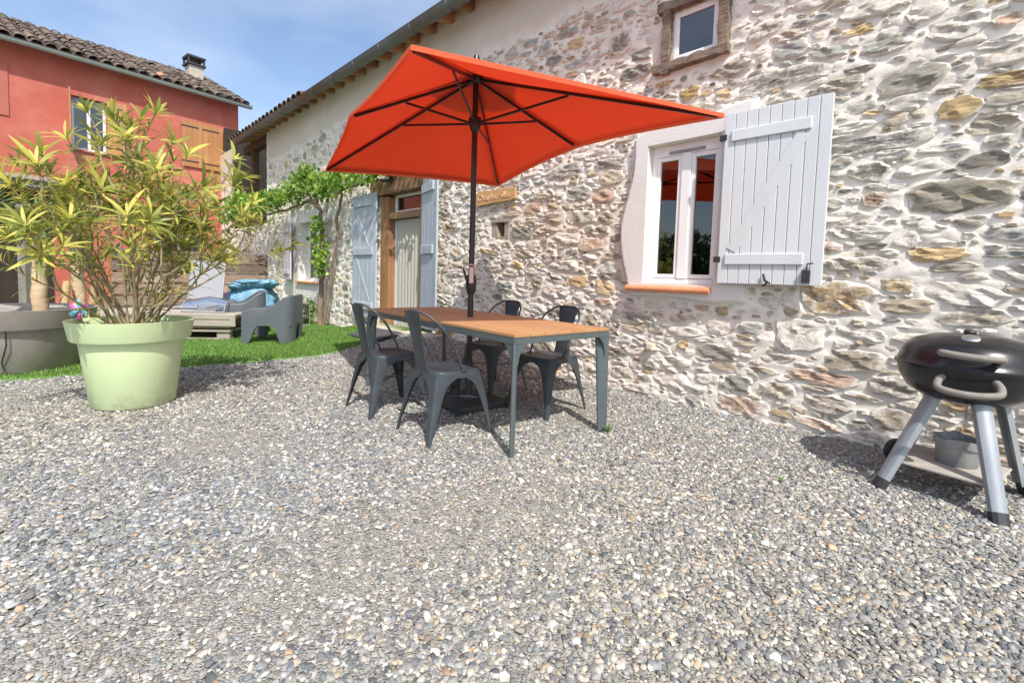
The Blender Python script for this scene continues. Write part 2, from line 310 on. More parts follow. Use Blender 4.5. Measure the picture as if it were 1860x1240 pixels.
def fabric_red():
    m, t, b = base_mat('orange_red_canvas'); l = t.links.new
    tc = nd(t, 'ShaderNodeTexCoord'); n = nd(t, 'ShaderNodeTexNoise', Scale=1.4, Detail=3.0); l(tc.outputs['Object'], n.inputs['Vector'])
    rp = nd(t, 'ShaderNodeValToRGB'); rp.color_ramp.elements[0].color = (0.80, 0.165, 0.075, 1); rp.color_ramp.elements[1].color = (0.86, 0.19, 0.09, 1); l(n.outputs['Fac'], rp.inputs['Fac'])
    l(rp.outputs['Color'], b.inputs['Base Color']); b.inputs['Roughness'].default_value = 0.85; b.inputs['Specular IOR Level'].default_value = 0.2
    wv = nd(t, 'ShaderNodeTexNoise', Scale=9.0, Detail=6.0); l(tc.outputs['Object'], wv.inputs['Vector']); bp = nd(t, 'ShaderNodeBump', Strength=0.25, Distance=0.012); l(wv.outputs['Fac'], bp.inputs['Height']); l(bp.outputs['Normal'], b.inputs['Normal'])
    tr = nd(t, 'ShaderNodeBsdfTranslucent'); l(rp.outputs['Color'], tr.inputs['Color']); ms = nd(t, 'ShaderNodeMixShader', Fac=0.5)
    l(b.outputs['BSDF'], ms.inputs[1]); l(tr.outputs['BSDF'], ms.inputs[2]); l(ms.outputs['Shader'], t.nodes['Material Output'].inputs['Surface'])
    return m
M['canvas'] = fabric_red()

def stone_mat():
    m, t, b = base_mat('schist_stone'); l = t.links.new
    at = nd(t, 'ShaderNodeAttribute', attribute_name='tint'); g = nd(t, 'ShaderNodeTexCoord')
    mp = nd(t, 'ShaderNodeMapping'); mp.inputs['Scale'].default_value = (0.8, 0.8, 3.2); mp.inputs['Rotation'].default_value = (0, 0.14, 0)
    gp = nd(t, 'ShaderNodeNewGeometry'); l(gp.outputs['Position'], mp.inputs['Vector'])
    n1 = nd(t, 'ShaderNodeTexNoise', Scale=16.0, Detail=8.0, Roughness=0.7); l(mp.outputs['Vector'], n1.inputs['Vector'])
    r1 = nd(t, 'ShaderNodeMapRange'); r1.inputs['From Min'].default_value = 0.3; r1.inputs['From Max'].default_value = 0.72; r1.inputs['To Min'].default_value = 0.5; r1.inputs['To Max'].default_value = 1.45; l(n1.outputs['Fac'], r1.inputs['Value'])
    hs = nd(t, 'ShaderNodeHueSaturation'); l(at.outputs['Color'], hs.inputs['Color']); l(r1.outputs['Result'], hs.inputs['Value'])
    # ochre iron stains
    n2 = nd(t, 'ShaderNodeTexNoise', Scale=7.0, Detail=5.0, Roughness=0.6); l(mp.outputs['Vector'], n2.inputs['Vector'])
    r2 = nd(t, 'ShaderNodeValToRGB'); r2.color_ramp.elements[0].position = 0.56; r2.color_ramp.elements[1].position = 0.74; l(n2.outputs['Fac'], r2.inputs['Fac'])
    mx = nd(t, 'ShaderNodeMix', data_type='RGBA'); mx.inputs['B'].default_value = (0.42, 0.27, 0.12, 1); l(hs.outputs['Color'], mx.inputs['A'])
    k = nd(t, 'ShaderNodeMath', operation='MULTIPLY'); k.inputs[1].default_value = 0.5; l(r2.outputs['Color'], k.inputs[0]); l(k.outputs['Value'], mx.inputs['Factor'])
    # lime mortar smeared over the rim of the stone (alpha = distance from rim)
    n3 = nd(t, 'ShaderNodeTexNoise', Scale=22.0, Detail=6.0, Roughness=0.7); l(gp.outputs['Position'], n3.inputs['Vector'])
    sb = nd(t, 'ShaderNodeMath', operation='MULTIPLY_ADD'); sb.inputs[1].default_value = -0.42; l(at.outputs['Alpha'], sb.inputs[0]); l(n3.outputs['Fac'], sb.inputs[2])
    r3 = nd(t, 'ShaderNodeValToRGB'); r3.color_ramp.elements[0].position = 0.20; r3.color_ramp.elements[1].position = 0.42; l(sb.outputs['Value'], r3.inputs['Fac'])
    m2 = nd(t, 'ShaderNodeMix', data_type='RGBA'); m2.inputs['B'].default_value = (0.80, 0.755, 0.68, 1); l(mx.outputs['Result'], m2.inputs['A']); l(r3.outputs['Color'], m2.inputs['Factor'])
    l(m2.outputs['Result'], b.inputs['Base Color']); b.inputs['Roughness'].default_value = 0.85; b.inputs['Specular IOR Level'].default_value = 0.3
    nb = nd(t, 'ShaderNodeTexNoise', Scale=34.0, Detail=10.0, Roughness=0.78); l(mp.outputs['Vector'], nb.inputs['Vector'])
    bp = nd(t, 'ShaderNodeBump', Strength=1.0, Distance=0.014); l(nb.outputs['Fac'], bp.inputs['Height']); l(bp.outputs['Normal'], b.inputs['Normal'])
    return m
M['stone'] = stone_mat()

def mortar_mat():
    m, t, b = base_mat('lime_mortar'); l = t.links.new
    g = nd(t, 'ShaderNodeNewGeometry'); at = nd(t, 'ShaderNodeAttribute', attribute_name='plaster')
    n1 = nd(t, 'ShaderNodeTexNoise', Scale=5.0, Detail=8.0, Roughness=0.65); l(g.outputs['Position'], n1.inputs['Vector'])
    rp = nd(t, 'ShaderNodeValToRGB'); e = rp.color_ramp.elements; e[0].position = 0.3; e[0].color = (0.66, 0.61, 0.53, 1); e[1].position = 0.65; e[1].color = (0.85, 0.81, 0.735, 1); l(n1.outputs['Fac'], rp.inputs['Fac'])
    n2 = nd(t, 'ShaderNodeTexNoise', Scale=1.6, Detail=5.0); l(g.outputs['Position'], n2.inputs['Vector'])
    r2 = nd(t, 'ShaderNodeValToRGB'); e = r2.color_ramp.elements; e[0].position = 0.3; e[0].color = (0.60, 0.55, 0.475, 1); e[1].position = 0.7; e[1].color = (0.68, 0.63, 0.56, 1); l(n2.outputs['Fac'], r2.inputs['Fac'])
    mx = nd(t, 'ShaderNodeMix', data_type='RGBA'); l(at.outputs['Fac'], mx.inputs['Factor']); l(rp.outputs['Color'], mx.inputs['A']); l(r2.outputs['Color'], mx.inputs['B'])
    a2 = nd(t, 'ShaderNodeAttribute', attribute_name='surround'); m3 = nd(t, 'ShaderNodeMix', data_type='RGBA'); m3.inputs['B'].default_value = (0.72, 0.70, 0.675, 1); l(a2.outputs['Fac'], m3.inputs['Factor']); l(mx.outputs['Result'], m3.inputs['A'])
    l(m3.outputs['Result'], b.inputs['Base Color']); b.inputs['Roughness'].default_value = 0.92; b.inputs['Specular IOR Level'].default_value = 0.2
    n3 = nd(t, 'ShaderNodeTexNoise', Scale=70.0, Detail=8.0, Roughness=0.75); l(g.outputs['Position'], n3.inputs['Vector'])
    bp = nd(t, 'ShaderNodeBump', Strength=0.7, Distance=0.008); l(n3.outputs['Fac'], bp.inputs['Height']); l(bp.outputs['Normal'], b.inputs['Normal'])
    return m
M['mortar'] = mortar_mat()

def pebble_mat():
    m, t, b = base_mat('pebbles'); l = t.links.new
    at = nd(t, 'ShaderNodeAttribute', attribute_name='tint'); g = nd(t, 'ShaderNodeNewGeometry')
    n1 = nd(t, 'ShaderNodeTexNoise', Scale=110.0, Detail=4.0); l(g.outputs['Position'], n1.inputs['Vector'])
    r1 = nd(t, 'ShaderNodeMapRange'); r1.inputs['From Min'].default_value = 0.3; r1.inputs['From Max'].default_value = 0.7; r1.inputs['To Min'].default_value = 0.78; r1.inputs['To Max'].default_value = 1.2; l(n1.outputs['Fac'], r1.inputs['Value'])
    hs = nd(t, 'ShaderNodeHueSaturation'); l(at.outputs['Color'], hs.inputs['Color']); l(r1.outputs['Result'], hs.inputs['Value']); l(hs.outputs['Color'], b.inputs['Base Color'])
    b.inputs['Roughness'].default_value = 0.8; b.inputs['Specular IOR Level'].default_value = 0.3
    bp = nd(t, 'ShaderNodeBump', Strength=0.35, Distance=0.003); l(n1.outputs['Fac'], bp.inputs['Height']); l(bp.outputs['Normal'], b.inputs['Normal'])
    return m
M['pebble'] = pebble_mat()

def ground_mat():
    m, t, b = base_mat('gravel_bed'); l = t.links.new
    g = nd(t, 'ShaderNodeNewGeometry'); v = nd(t, 'ShaderNodeTexVoronoi', Scale=120.0); l(g.outputs['Position'], v.inputs['Vector'])
    rp = nd(t, 'ShaderNodeValToRGB'); e = rp.color_ramp.elements; e[0].color = (0.17, 0.165, 0.15, 1); e[1].color = (0.42, 0.40, 0.36, 1)
    sp = nd(t, 'ShaderNodeSeparateColor'); l(v.outputs['Color'], sp.inputs['Color']); l(sp.outputs['Red'], rp.inputs['Fac'])
    n = nd(t, 'ShaderNodeTexNoise', Scale=0.9, Detail=5.0); l(g.outputs['Position'], n.inputs['Vector'])
    mx = nd(t, 'ShaderNodeMix', data_type='RGBA'); mx.inputs['B'].default_value = (0.34, 0.32, 0.27, 1); r = nd(t, 'ShaderNodeMapRange'); r.inputs['From Min'].default_value = 0.4; r.inputs['From Max'].default_value = 0.7; r.inputs['To Max'].default_value = 0.7; l(n.outputs['Fac'], r.inputs['Value']); l(r.outputs['Result'], mx.inputs['Factor']); l(rp.outputs['Color'], mx.inputs['A'])
    l(mx.outputs['Result'], b.inputs['Base Color']); b.inputs['Roughness'].default_value = 0.9
    bp = nd(t, 'ShaderNodeBump', Strength=0.8, Distance=0.015); bp.invert = True; l(v.outputs['Distance'], bp.inputs['Height']); l(bp.outputs['Normal'], b.inputs['Normal'])
    return m
M['ground'] = ground_mat()

def turf_mat():
    m, t, b = base_mat('artificial_turf'); l = t.links.new
    g = nd(t, 'ShaderNodeNewGeometry'); n = nd(t, 'ShaderNodeTexNoise', Scale=70.0, Detail=5.0, Roughness=0.7); l(g.outputs['Position'], n.inputs['Vector'])
    rp = nd(t, 'ShaderNodeValToRGB'); e = rp.color_ramp.elements; e[0].position = 0.3; e[0].color = (0.055, 0.14, 0.02, 1); e[1].position = 0.7; e[1].color = (0.15, 0.31, 0.05, 1); l(n.outputs['Fac'], rp.inputs['Fac']); l(rp.outputs['Color'], b.inputs['Base Color'])
    b.inputs['Roughness'].default_value = 0.7; bp = nd(t, 'ShaderNodeBump', Strength=0.8, Distance=0.02); l(n.outputs['Fac'], bp.inputs['Height']); l(bp.outputs['Normal'], b.inputs['Normal'])
    return m
M['turf'] = turf_mat()
M['turf_blade'] = leaf_mat('turf_blade', (0.075, 0.16, 0.03), (0.15, 0.27, 0.05), (0.25, 0.37, 0.09), 0.25, 0.5)

# ------------------------------------------------------------------ farmhouse frame: local x along the wall (to the right), -y out of the wall
HG = np.array([1.71, 3.92]); HA = R(-45.157)
HE = np.array([math.cos(HA), math.sin(HA)]); HN = np.array([math.sin(HA), -math.cos(HA)])   # along, out
def to_house(x, y):
    dx, dy = x - HG[0], y - HG[1]; return dx * HE[0] + dy * HE[1], dx * HN[0] + dy * HN[1]
def from_house(s, o): return HG[0] + s * HE[0] + o * HN[0], HG[1] + s * HE[1] + o * HN[1]
def sst(a, b, x): t = np.clip((x - a) / (b - a), 0, 1); return t * t * (3 - 2 * t)
def zg(x, y):
    """ground height: nearly level, banked up towards the door step"""
    s, o = to_house(np.asarray(x, float), np.asarray(y, float))
    A = 0.21 * (1 - sst(-3.9, -1.2, s)) * sst(-6.9, -5.4, s)
    return A * (1 - sst(0.05, 1.7, o)) + 0.008 * np.sin(x * 1.7) * np.cos(y * 1.3)

# ------------------------------------------------------------------ ground
def axis(lo, hi, fine, step):
    a = list(np.arange(fine[0], fine[1] + 1e-6, step)); k = step; x = fine[0]
    while x > lo: k *= 1.5; x -= k; a.insert(0, x)
    k = step; x = fine[1]
    while x < hi: k *= 1.5; x += k; a.append(x)
    return np.array(a)
gx = axis(-500, 500, (-9, 5), 0.2); gy = axis(-500, 500, (0, 14), 0.2)
X, Y = np.meshgrid(gx, gy); Z = zg(X, Y)
nx, ny = len(gx), len(gy); idx = np.arange(nx * ny).reshape(ny, nx)
me = np_mesh('ground', np.stack([X, Y, Z], -1).reshape(-1, 3), polys=[np.stack([idx[:-1, :-1], idx[:-1, 1:], idx[1:, 1:], idx[1:, :-1]], -1).reshape(-1, 4)])
me.materials.append(M['ground']); o = link(bpy.data.objects.new('ground', me)); tag(o, kind='structure')

# turf sheet
TF = [(-9.5, 3.0), (-5.6, 3.95), (-4.47, 4.26), (-4.2, 4.54), (-3.48, 4.98), (-3.01, 5.32), (-2.33, 6.01), (-1.85, 6.55), (-1.42, 7.02)]
TBK = [(-11.5, 8.5), (-10.0, 10.0), (-8.6, 11.5), from_house(-11.5, 0.02), from_house(-10.0, 0.02), from_house(-8.5, 0.02), from_house(-7.0, 0.02), from_house(-5.2, 0.02), from_house(-4.0, 0.02)]
def resample(P, n):
    P = np.array(P, float); d = np.r_[0, np.cumsum(np.hypot(*np.diff(P, axis=0).T))]; t = np.linspace(0, d[-1], n)
    return np.stack([np.interp(t, d, P[:, 0]), np.interp(t, d, P[:, 1])], -1)
nf, nbk = 70, 26
A_, B_ = resample(TF, nf), resample(TBK, nf); tt = np.linspace(0, 1, nbk)[None, :, None]
TG = A_[:, None, :] * (1 - tt) + B_[:, None, :] * tt
TZ = zg(TG[..., 0], TG[..., 1]) + 0.022
V = np.concatenate([TG, TZ[..., None]], -1); skirt = np.concatenate([A_, (TZ[:, 0] - 0.03)[:, None]], -1)
idx = np.arange(nf * nbk).reshape(nf, nbk); sk = nf * nbk + np.arange(nf)
me = np_mesh('turf', np.concatenate([V.reshape(-1, 3), skirt]), polys=[np.concatenate([np.stack([idx[:-1, :-1], idx[1:, :-1], idx[1:, 1:], idx[:-1, 1:]], -1).reshape(-1, 4), np.stack([idx[:-1, 0], sk[:-1], sk[1:], idx[1:, 0]], -1)])])
me.materials.append(M['turf']); o = link(bpy.data.objects.new('artificial_lawn', me)); tag(o, kind='structure')
# pile of the turf
nb = 90000
ti = rng.random(nb) * (nf - 1.001); tj = (rng.random(nb) ** 1.25) * (nbk - 1.001)
i0, j0 = ti.astype(int), tj.astype(int); fi, fj = (ti - i0)[:, None], (tj - j0)[:, None]
P = (V[i0, j0] * (1 - fi) + V[i0 + 1, j0] * fi) * (1 - fj) + (V[i0, j0 + 1] * (1 - fi) + V[i0 + 1, j0 + 1] * fi) * fj
keep = (P[:, 1] > -1.0) & (P[:, 0] > -1.14 * P[:, 1] - 0.6); P = P[keep]; nb = len(P)
an = rng.random(nb) * 6.283; w = 0.004 + 0.003 * rng.random(nb); hgt = 0.016 + 0.02 * rng.random(nb)
dx, dy = np.cos(an) * w, np.sin(an) * w; lean = (rng.random((nb, 2)) - 0.5) * 0.03
BV = np.zeros((nb, 3, 3)); BV[:, 0] = P - np.stack([dx, dy, 0 * dx + 0.003], -1); BV[:, 1] = P + np.stack([dx, dy, 0 * dx - 0.003], -1); BV[:, 2] = P + np.stack([lean[:, 0], lean[:, 1], hgt], -1)
me = np_mesh('turf_pile', BV.reshape(-1, 3), polys=[np.arange(nb * 3).reshape(-1, 3)], attrs={'tone': ('FLOAT', np.repeat(rng.random(nb), 3))})
me.materials.append(M['turf_blade']); o = link(bpy.data.objects.new('turf_pile', me)); tag(o, 'short bright green artificial grass beyond the gravel', 'grass', kind='stuff')

# gravel
def edge_behind(x, y):      # True where the turf lies
    f = np.interp(x, [p[0] for p in TF], [p[1] for p in TF]); return (x < TF[-1][0]) & (y > f + 0.02)
def gravel():
    def scatter(n, y0, y1, smin, smax):
        y = y0 + (y1 - y0) * rng.random(n); x = -6.2 + 9.6 * rng.random(n)
        sz = smin * (smax / smin) ** rng.random(n); sz = np.where(rng.random(n) < 0.10, sz * 1.45, sz); return x, y, sz
    out = []
    for dens, y0, y1, a, b in ((7800, 0.75, 2.6, 0.0048, 0.0145), (5600, 2.6, 4.2, 0.0056, 0.0145), (3300, 4.2, 9.2, 0.0075, 0.016)):
        out.append(scatter(int(dens * 9.6 * (y1 - y0)), y0, y1, a, b))
    x = np.concatenate([q[0] for q in out]); y = np.concatenate([q[1] for q in out]); sz = np.concatenate([q[2] for q in out])
    s, o = to_house(x, y)
    k = (o > 0.0) & (np.abs(x) < 1.22 * y + 0.5) & ~edge_behind(x, y) & (s < 2.6)
    worn_ = np.clip(np.sin(x * 2.1 + 1.3 * np.sin(y * 1.7 + 0.5)) * np.sin(y * 1.9 - x * 0.8 + 1.0) - 0.25, 0, 1)
    k &= rng.random(len(x)) > 0.45 * worn_; sz = sz * (1 - 0.3 * worn_)       # trodden patches with bare fines showing
    x, y, sz = x[k], y[k], sz[k]; n = len(x); z = zg(x, y); print('pebbles', n)
    K = 5; th = np.arange(K) / K * 6.283
    r = 1 + 0.5 * (rng.random((n, K)) - 0.5); ph = rng.random(n) * 6.283; asp = 0.5 + 0.5 * rng.random(n)
    ca, sa = np.cos(ph), np.sin(ph)
    bx = r * np.cos(th) * sz[:, None]; by = r * np.sin(th) * (sz * asp)[:, None]
    h = sz * (0.25 + 0.4 * rng.random(n)); tx, ty = (rng.random((2, n)) - 0.5) * 0.7; off = rng.random(n) ** 1.5 * 0.009 - 0.003
    def ring(f, zz, jit):
        lx, ly = bx * f + jit * sz[:, None] * (rng.random((n, 1)) - 0.5), by * f
        wx, wy = lx * ca[:, None] - ly * sa[:, None], lx * sa[:, None] + ly * ca[:, None]
        return np.stack([x[:, None] + wx, y[:, None] + wy, (z + off)[:, None] + zz[:, None] + wx * tx[:, None] + wy * ty[:, None]], -1)
    V = np.concatenate([ring(1.0, h * 0.12, 0), ring(0.74, h, 0.3)], 1)          # n,12,3
    base = np.arange(n)[:, None] * (2 * K)
    q = np.stack([np.arange(K), (np.arange(K) + 1) % K, K + (np.arange(K) + 1) % K, K + np.arange(K)], -1)
    quads = (base[:, :, None] + q[None]).reshape(-1, 4); hexa = base + (K + np.arange(K))[None]
    pal = np.array([(0.255, 0.255, 0.24), (0.185, 0.20, 0.21), (0.32, 0.32, 0.305), (0.11, 0.12, 0.13), (0.42, 0.385, 0.32), (0.66, 0.63, 0.56), (0.34, 0.29, 0.22), (0.42, 0.29, 0.19), (0.30, 0.265, 0.235), (0.25, 0.26, 0.23)])
    pr = np.array([.22, .18, .20, .08, .11, .06, .06, .012, .035, .045]); c = pal[rng.choice(len(pal), n, p=pr / pr.sum())]
    # broad drifts of colour across the yard
    worn = np.clip(np.sin(x * 2.1 + 1.3 * np.sin(y * 1.7 + 0.5)) * np.sin(y * 1.9 - x * 0.8 + 1.0) - 0.25, 0, 1); c = c * (1 - 0.25 * worn[:, None]) + np.array([0.085, 0.078, 0.062]) * worn[:, None]
    dr = 0.5 + 0.5 * np.sin(x * 1.3 + 0.7 * np.sin(y * 1.1)) * np.sin(y * 0.9 + x * 0.4)
    c = c * 0.95 * (0.66 + 0.68 * rng.random((n, 1))) * (1 + (dr[:, None] - 0.5) * np.array([0.10, 0.04, -0.06]))
    col = np.concatenate([c, np.ones((n, 1))], 1)
    me = np_mesh('gravel', V.reshape(-1, 3), polys=[quads, hexa], attrs={'tint': ('FLOAT_COLOR', np.repeat(col, 2 * K, axis=0))})
    me.polygons.foreach_set('use_smooth', np.ones(len(me.polygons), bool)); me.materials.append(M['pebble'])
    o = link(bpy.data.objects.new('gravel', me)); tag(o, 'grey and beige loose gravel covering the yard', 'gravel', kind='stuff')
gravel()

# ------------------------------------------------------------------ farmhouse
house = empty('farmhouse', (HG[0], HG[1], 0), HA)
tag(house, 'long stone farmhouse with white mortar, blue shutters and zinc gutter', 'house')

OPEN = {'win': (-0.66, 0.0, 1.06, 2.30), 'up': (-0.50, -0.10, 3.01, 3.43), 'door': (-5.56, -4.26, 0.0, 2.42), 'far': (-9.15, -8.15, 0.86, 2.12), 'niche': (-2.80, -2.54, 1.56, 1.75), 'loft': (-14.2, -11.2, 2.25, 9.0)}
def fbm1(xs, zs, scale, seed, oct=3):
    r = np.random.default_rng(seed); out = np.zeros((len(zs), len(xs))); amp, tot = 1.0, 0
    for k in range(oct):
        u, v = (xs + 20) / scale, (zs + 5) / scale; nu, nv = int(u.max()) + 3, int(v.max()) + 3; g = r.random((nv, nu)) * 2 - 1
        iu, iv = u.astype(int), v.astype(int); fu, fv = u - iu, v - iv; fu = fu * fu * (3 - 2 * fu); fv = fv * fv * (3 - 2 * fv)
        a = g[np.ix_(iv, iu)]; b = g[np.ix_(iv, iu + 1)]; c = g[np.ix_(iv + 1, iu)]; d = g[np.ix_(iv + 1, iu + 1)]
        out += amp * ((a * (1 - fu) + b * fu) * (1 - fv)[:, None] + (c * (1 - fu) + d * fu) * fv[:, None]); tot += amp; amp *= 0.5; scale /= 2.1
    return out / tot
def minb(q):
    o = q[0]
    for k in q[1:]: o = np.minimum(o, k)
    return o
def win_mask(S, Zz, wob):
    return sst(-0.016, 0.014, minb([S + 0.86 + 0.06 * np.sin(Zz * 4.4 + 1.2) - 0.02 * wob, 0.24 + 0.03 * wob - S, 2.50 + 0.02 * np.sin(S * 9) - 0.10 * sst(-0.55, -0.86, S) - Zz, Zz - 0.93 - 0.03 * wob]))
def plaster_mask(S, Zz, wob):
    """smooth render: band under the eaves, surrounds of the two windows"""
    top = sst(3.80, 3.95, Zz + 0.16 * wob - 0.012 * (S + 4))
    win = win_mask(S, Zz, wob)
    far = sst(-0.05, 0.04, minb([S + 10.0, -7.75 - S, 2.40 - Zz, Zz - 0.55])) * (0.8 + 0.2 * wob)
    return np.clip(np.maximum(np.maximum(top, win), np.clip(far, 0, 1)), 0, 1)

# --- stone layout on a 1 cm raster
RS = 0.01; S0, S1, Z0, Z1 = -14.0, 2.7, -0.10, 4.0
RW, RH = int((S1 - S0) / RS), int((Z1 - Z0) / RS); occ = np.zeros((RH, RW), bool)
rs_ = S0 + (np.arange(RW) + .5) * RS; rz_ = Z0 + (np.arange(RH) + .5) * RS
wob = fbm1(rs_, rz_, 0.5, 5); pmask = plaster_mask(rs_[None, :], rz_[:, None], wob) > 0.45
occ |= pmask
for k, (a, b, c, d) in OPEN.items():
    mg = {'win': 0.02, 'up': 0.13, 'door': 0.05, 'far': 0.1, 'niche': 0.035, 'loft': 0.02}[k]
    occ[max(0, int((c - mg - Z0) / RS)):max(0, int((d + mg - Z0) / RS)), max(0, int((a - mg - S0) / RS)):max(0, int((b + mg - S0) / RS))] = True
    if k == 'door': occ[int((2.3 - Z0) / RS):int((2.72 - Z0) / RS), int((-5.95 - S0) / RS):int((-3.95 - S0) / RS)] = True
solid = np.zeros_like(occ)
stones = []
def try_stones(n_try, lw, lh, smin, smax, gap, limit=10 ** 9, tiltmax=0.16):
    cnt = 0
    for _ in range(n_try):
        if cnt >= limit: break
        cs = smin + (smax - smin) * random.random(); cz = Z0 + (Z1 - Z0) * random.random()
        w = random.uniform(*lw); h = random.uniform(*lh); h = min(h, w * 0.85)
        ci, cj = int((cz - Z0) / RS), int((cs - S0) / RS)
        if not (0 <= ci < RH and 0 <= cj < RW) or occ[ci, cj]: continue
        tilt = random.gauss(0.0, tiltmax * 0.5); rx = int((w / 2 + gap) / RS) + 2; rz = int((h / 2 + gap + w * 0.5 * abs(math.sin(tilt))) / RS) + 2
        a, b, c, d = ci - rz, ci + rz + 1, cj - rx, cj + rx + 1
        if a < 0 or c < 0 or b > RH or d > RW: continue
        zz, xx = np.mgrid[-rz:rz + 1, -rx:rx + 1] * RS; u = xx * math.cos(tilt) + zz * math.sin(tilt); v = -xx * math.sin(tilt) + zz * math.cos(tilt)
        e = (np.abs(u) / (w / 2 + gap)) ** 3 + (np.abs(v) / (h / 2 + gap)) ** 3
        m = e < 1
        if (occ[a:b, c:d] & m).any(): continue
        occ[a:b, c:d] |= ((np.abs(u) / (w / 2)) ** 3 + (np.abs(v) / (h / 2)) ** 3) < 1; solid[a:b, c:d] |= ((np.abs(u) / (w / 2)) ** 2.6 + (np.abs(v) / (h / 2)) ** 2.6) < 1
        stones.append((cs, cz, w, h, tilt)); cnt += 1
# a few large blocks, then ever smaller stones wedged between them
for q in ((1.42, 1.66, 0.52, 0.22, 0.03), (0.83, 1.00, 0.46, 0.26, -0.04), (0.40, 2.63, 0.66, 0.15, 0.02), (1.02, 2.05, 0.60, 0.12, 0.03), (0.05, 0.72, 0.24, 0.14, 0.0), (-1.55, 3.05, 0.26, 0.28, 0.1), (-1.05, 3.35, 0.28, 0.26, 0.1), (-0.32, 2.70, 0.20, 0.14, 0.05), (0.62, 0.72, 0.34, 0.24, 0), (0.25, 0.10, 0.42, 0.17, -0.05), (-0.35, 0.20, 0.36, 0.15, 0), (1.15, 2.42, 0.36, 0.16, 0.1), (1.35, 1.30, 0.3, 0.1, 0), (0.78, 0.42, 0.5, 0.11, 0), (1.5, 0.75, 0.6, 0.12, 0)):
    stones.append(q); cs, cz, w, h, ti_ = q
    zz, xx = np.meshgrid(rz_ - cz, rs_ - cs, indexing='ij'); m = ((np.abs(xx) / (w / 2)) ** 3 + (np.abs(zz) / (h / 2)) ** 3) < 1; occ |= m; solid |= m
NS, FS = (-4.2, 2.7), (-14.0, -3.9)
try_stones(500, (0.30, 0.52), (0.09, 0.17), *NS, 0.008, 26)
try_stones(4000, (0.20, 0.40), (0.07, 0.16), *NS, 0.006, 260)
try_stones(16000, (0.12, 0.26), (0.045, 0.11), *NS, 0.003, 900)
try_stones(26000, (0.07, 0.15), (0.03, 0.065), *NS, 0.002, 1500)
try_stones(20000, (0.035, 0.08), (0.022, 0.04), *NS, 0.001, 1200)
try_stones(1500, (0.22, 0.42), (0.10, 0.22), *FS, 0.010, 150)
try_stones(9000, (0.11, 0.24), (0.06, 0.13), *FS, 0.006, 900)
try_stones(12000, (0.05, 0.12), (0.03, 0.07), *FS, 0.003, 1500)

# --- mortar surface
def wall_axes():
    s = [-16.0]
    while s[-1] < 4.4:
        x = s[-1]; s.append(x + (0.06 if x < -12 else 0.036 if x < -6 else 0.024 if x < -3.2 else 0.0145 if x < 2.2 else 0.05))
    z = list(np.arange(-0.25, 3.0, 0.0145)) + list(np.arange(3.0, 4.62, 0.022))
    for a, b, c, d in OPEN.values(): s += [a, b]; z += [c, d] if d < 4.6 else [c]
    s = np.unique(np.round(s, 4)); z = np.unique(np.round(z, 4))
    def thin(a, keep):
        o = [a[0]]
        for v in a[1:]:
            if v - o[-1] < 0.006:
                if v in keep: o[-1] = v
            else: o.append(v)
        return np.array(o)
    ks = {round(v, 4) for q in OPEN.values() for v in q[:2]}; kz = {round(v, 4) for q in OPEN.values() for v in q[2:]}
    return thin(s, ks), thin(z, kz)
WS, WZ = wall_axes()
wobw = fbm1(WS, WZ, 0.5, 5); PMK = plaster_mask(WS[None, :], WZ[:, None], wobw)
H = 0.011 * fbm1(WS, WZ, 0.34, 21) + 0.010 * fbm1(WS * 0.4, WZ, 0.09, 22) + 0.008 * fbm1(WS * 0.5, WZ, 0.036, 23, 2)
# mortar heaped around the stones
sol = solid.astype(np.float32)
def boxblur(a, r):
    for ax in (0, 1):
        c = np.cumsum(np.pad(a, [(r + 1, r) if i == ax else (0, 0) for i in (0, 1)], mode='edge'), axis=ax)
        a = (np.take(c, range(2 * r + 1, c.shape[ax]), ax) - np.take(c, range(0, c.shape[ax] - 2 * r - 1), ax)) / (2 * r + 1)
    return a
bl = boxblur(boxblur(sol, 3), 3)
ii = np.clip(((WZ - Z0) / RS).astype(int), 0, RH - 1); jj = np.clip(((WS - S0) / RS).astype(int), 0, RW - 1)
bq_ = bl[np.ix_(ii, jj)]; H += 0.055 * bq_ * (1 - bq_); H = H * (1 - 0.7 * bq_ ** 3) - 0.012 * bq_ ** 3
HP = 0.020 + 0.003 * fbm1(WS, WZ, 0.4, 31) + 0.052 * win_mask(WS[None, :], WZ[:, None], wobw)
H = H * (1 - PMK) + HP * PMK
H = np.where((WS > 2.65)[None, :], 0.0, H)
def hmort(s, z): return H[min(len(WZ) - 1, max(0, int(np.searchsorted(WZ, z)))), min(len(WS) - 1, max(0, int(np.searchsorted(WS, s))))]
V = np.zeros((len(WZ), len(WS), 3)); V[..., 0] = WS[None, :]; V[..., 1] = -H; V[..., 2] = WZ[:, None]
idx = np.arange(V.shape[0] * V.shape[1]).reshape(V.shape[:2])
cs_, cz_ = (WS[:-1] + WS[1:]) / 2, (WZ[:-1] + WZ[1:]) / 2; keep = np.ones((len(cz_), len(cs_)), bool)
for a, b, c, d in OPEN.values(): keep &= ~(((cs_ > a) & (cs_ < b))[None, :] & ((cz_ > c) & (cz_ < d))[:, None])
q = np.stack([idx[:-1, :-1], idx[:-1, 1:], idx[1:, 1:], idx[1:, :-1]], -1)[keep]
me = np_mesh('wall', V.reshape(-1, 3), polys=[q], attrs={'plaster': ('FLOAT', (PMK * (WZ > 3.3)[:, None]).ravel()), 'surround': ('FLOAT', (PMK * (WZ <= 3.3)[:, None]).ravel())})
me.polygons.foreach_set('use_smooth', np.ones(len(me.polygons), bool)); me.materials.append(M['mortar'])
wall = link(bpy.data.objects.new('wall', me), house)

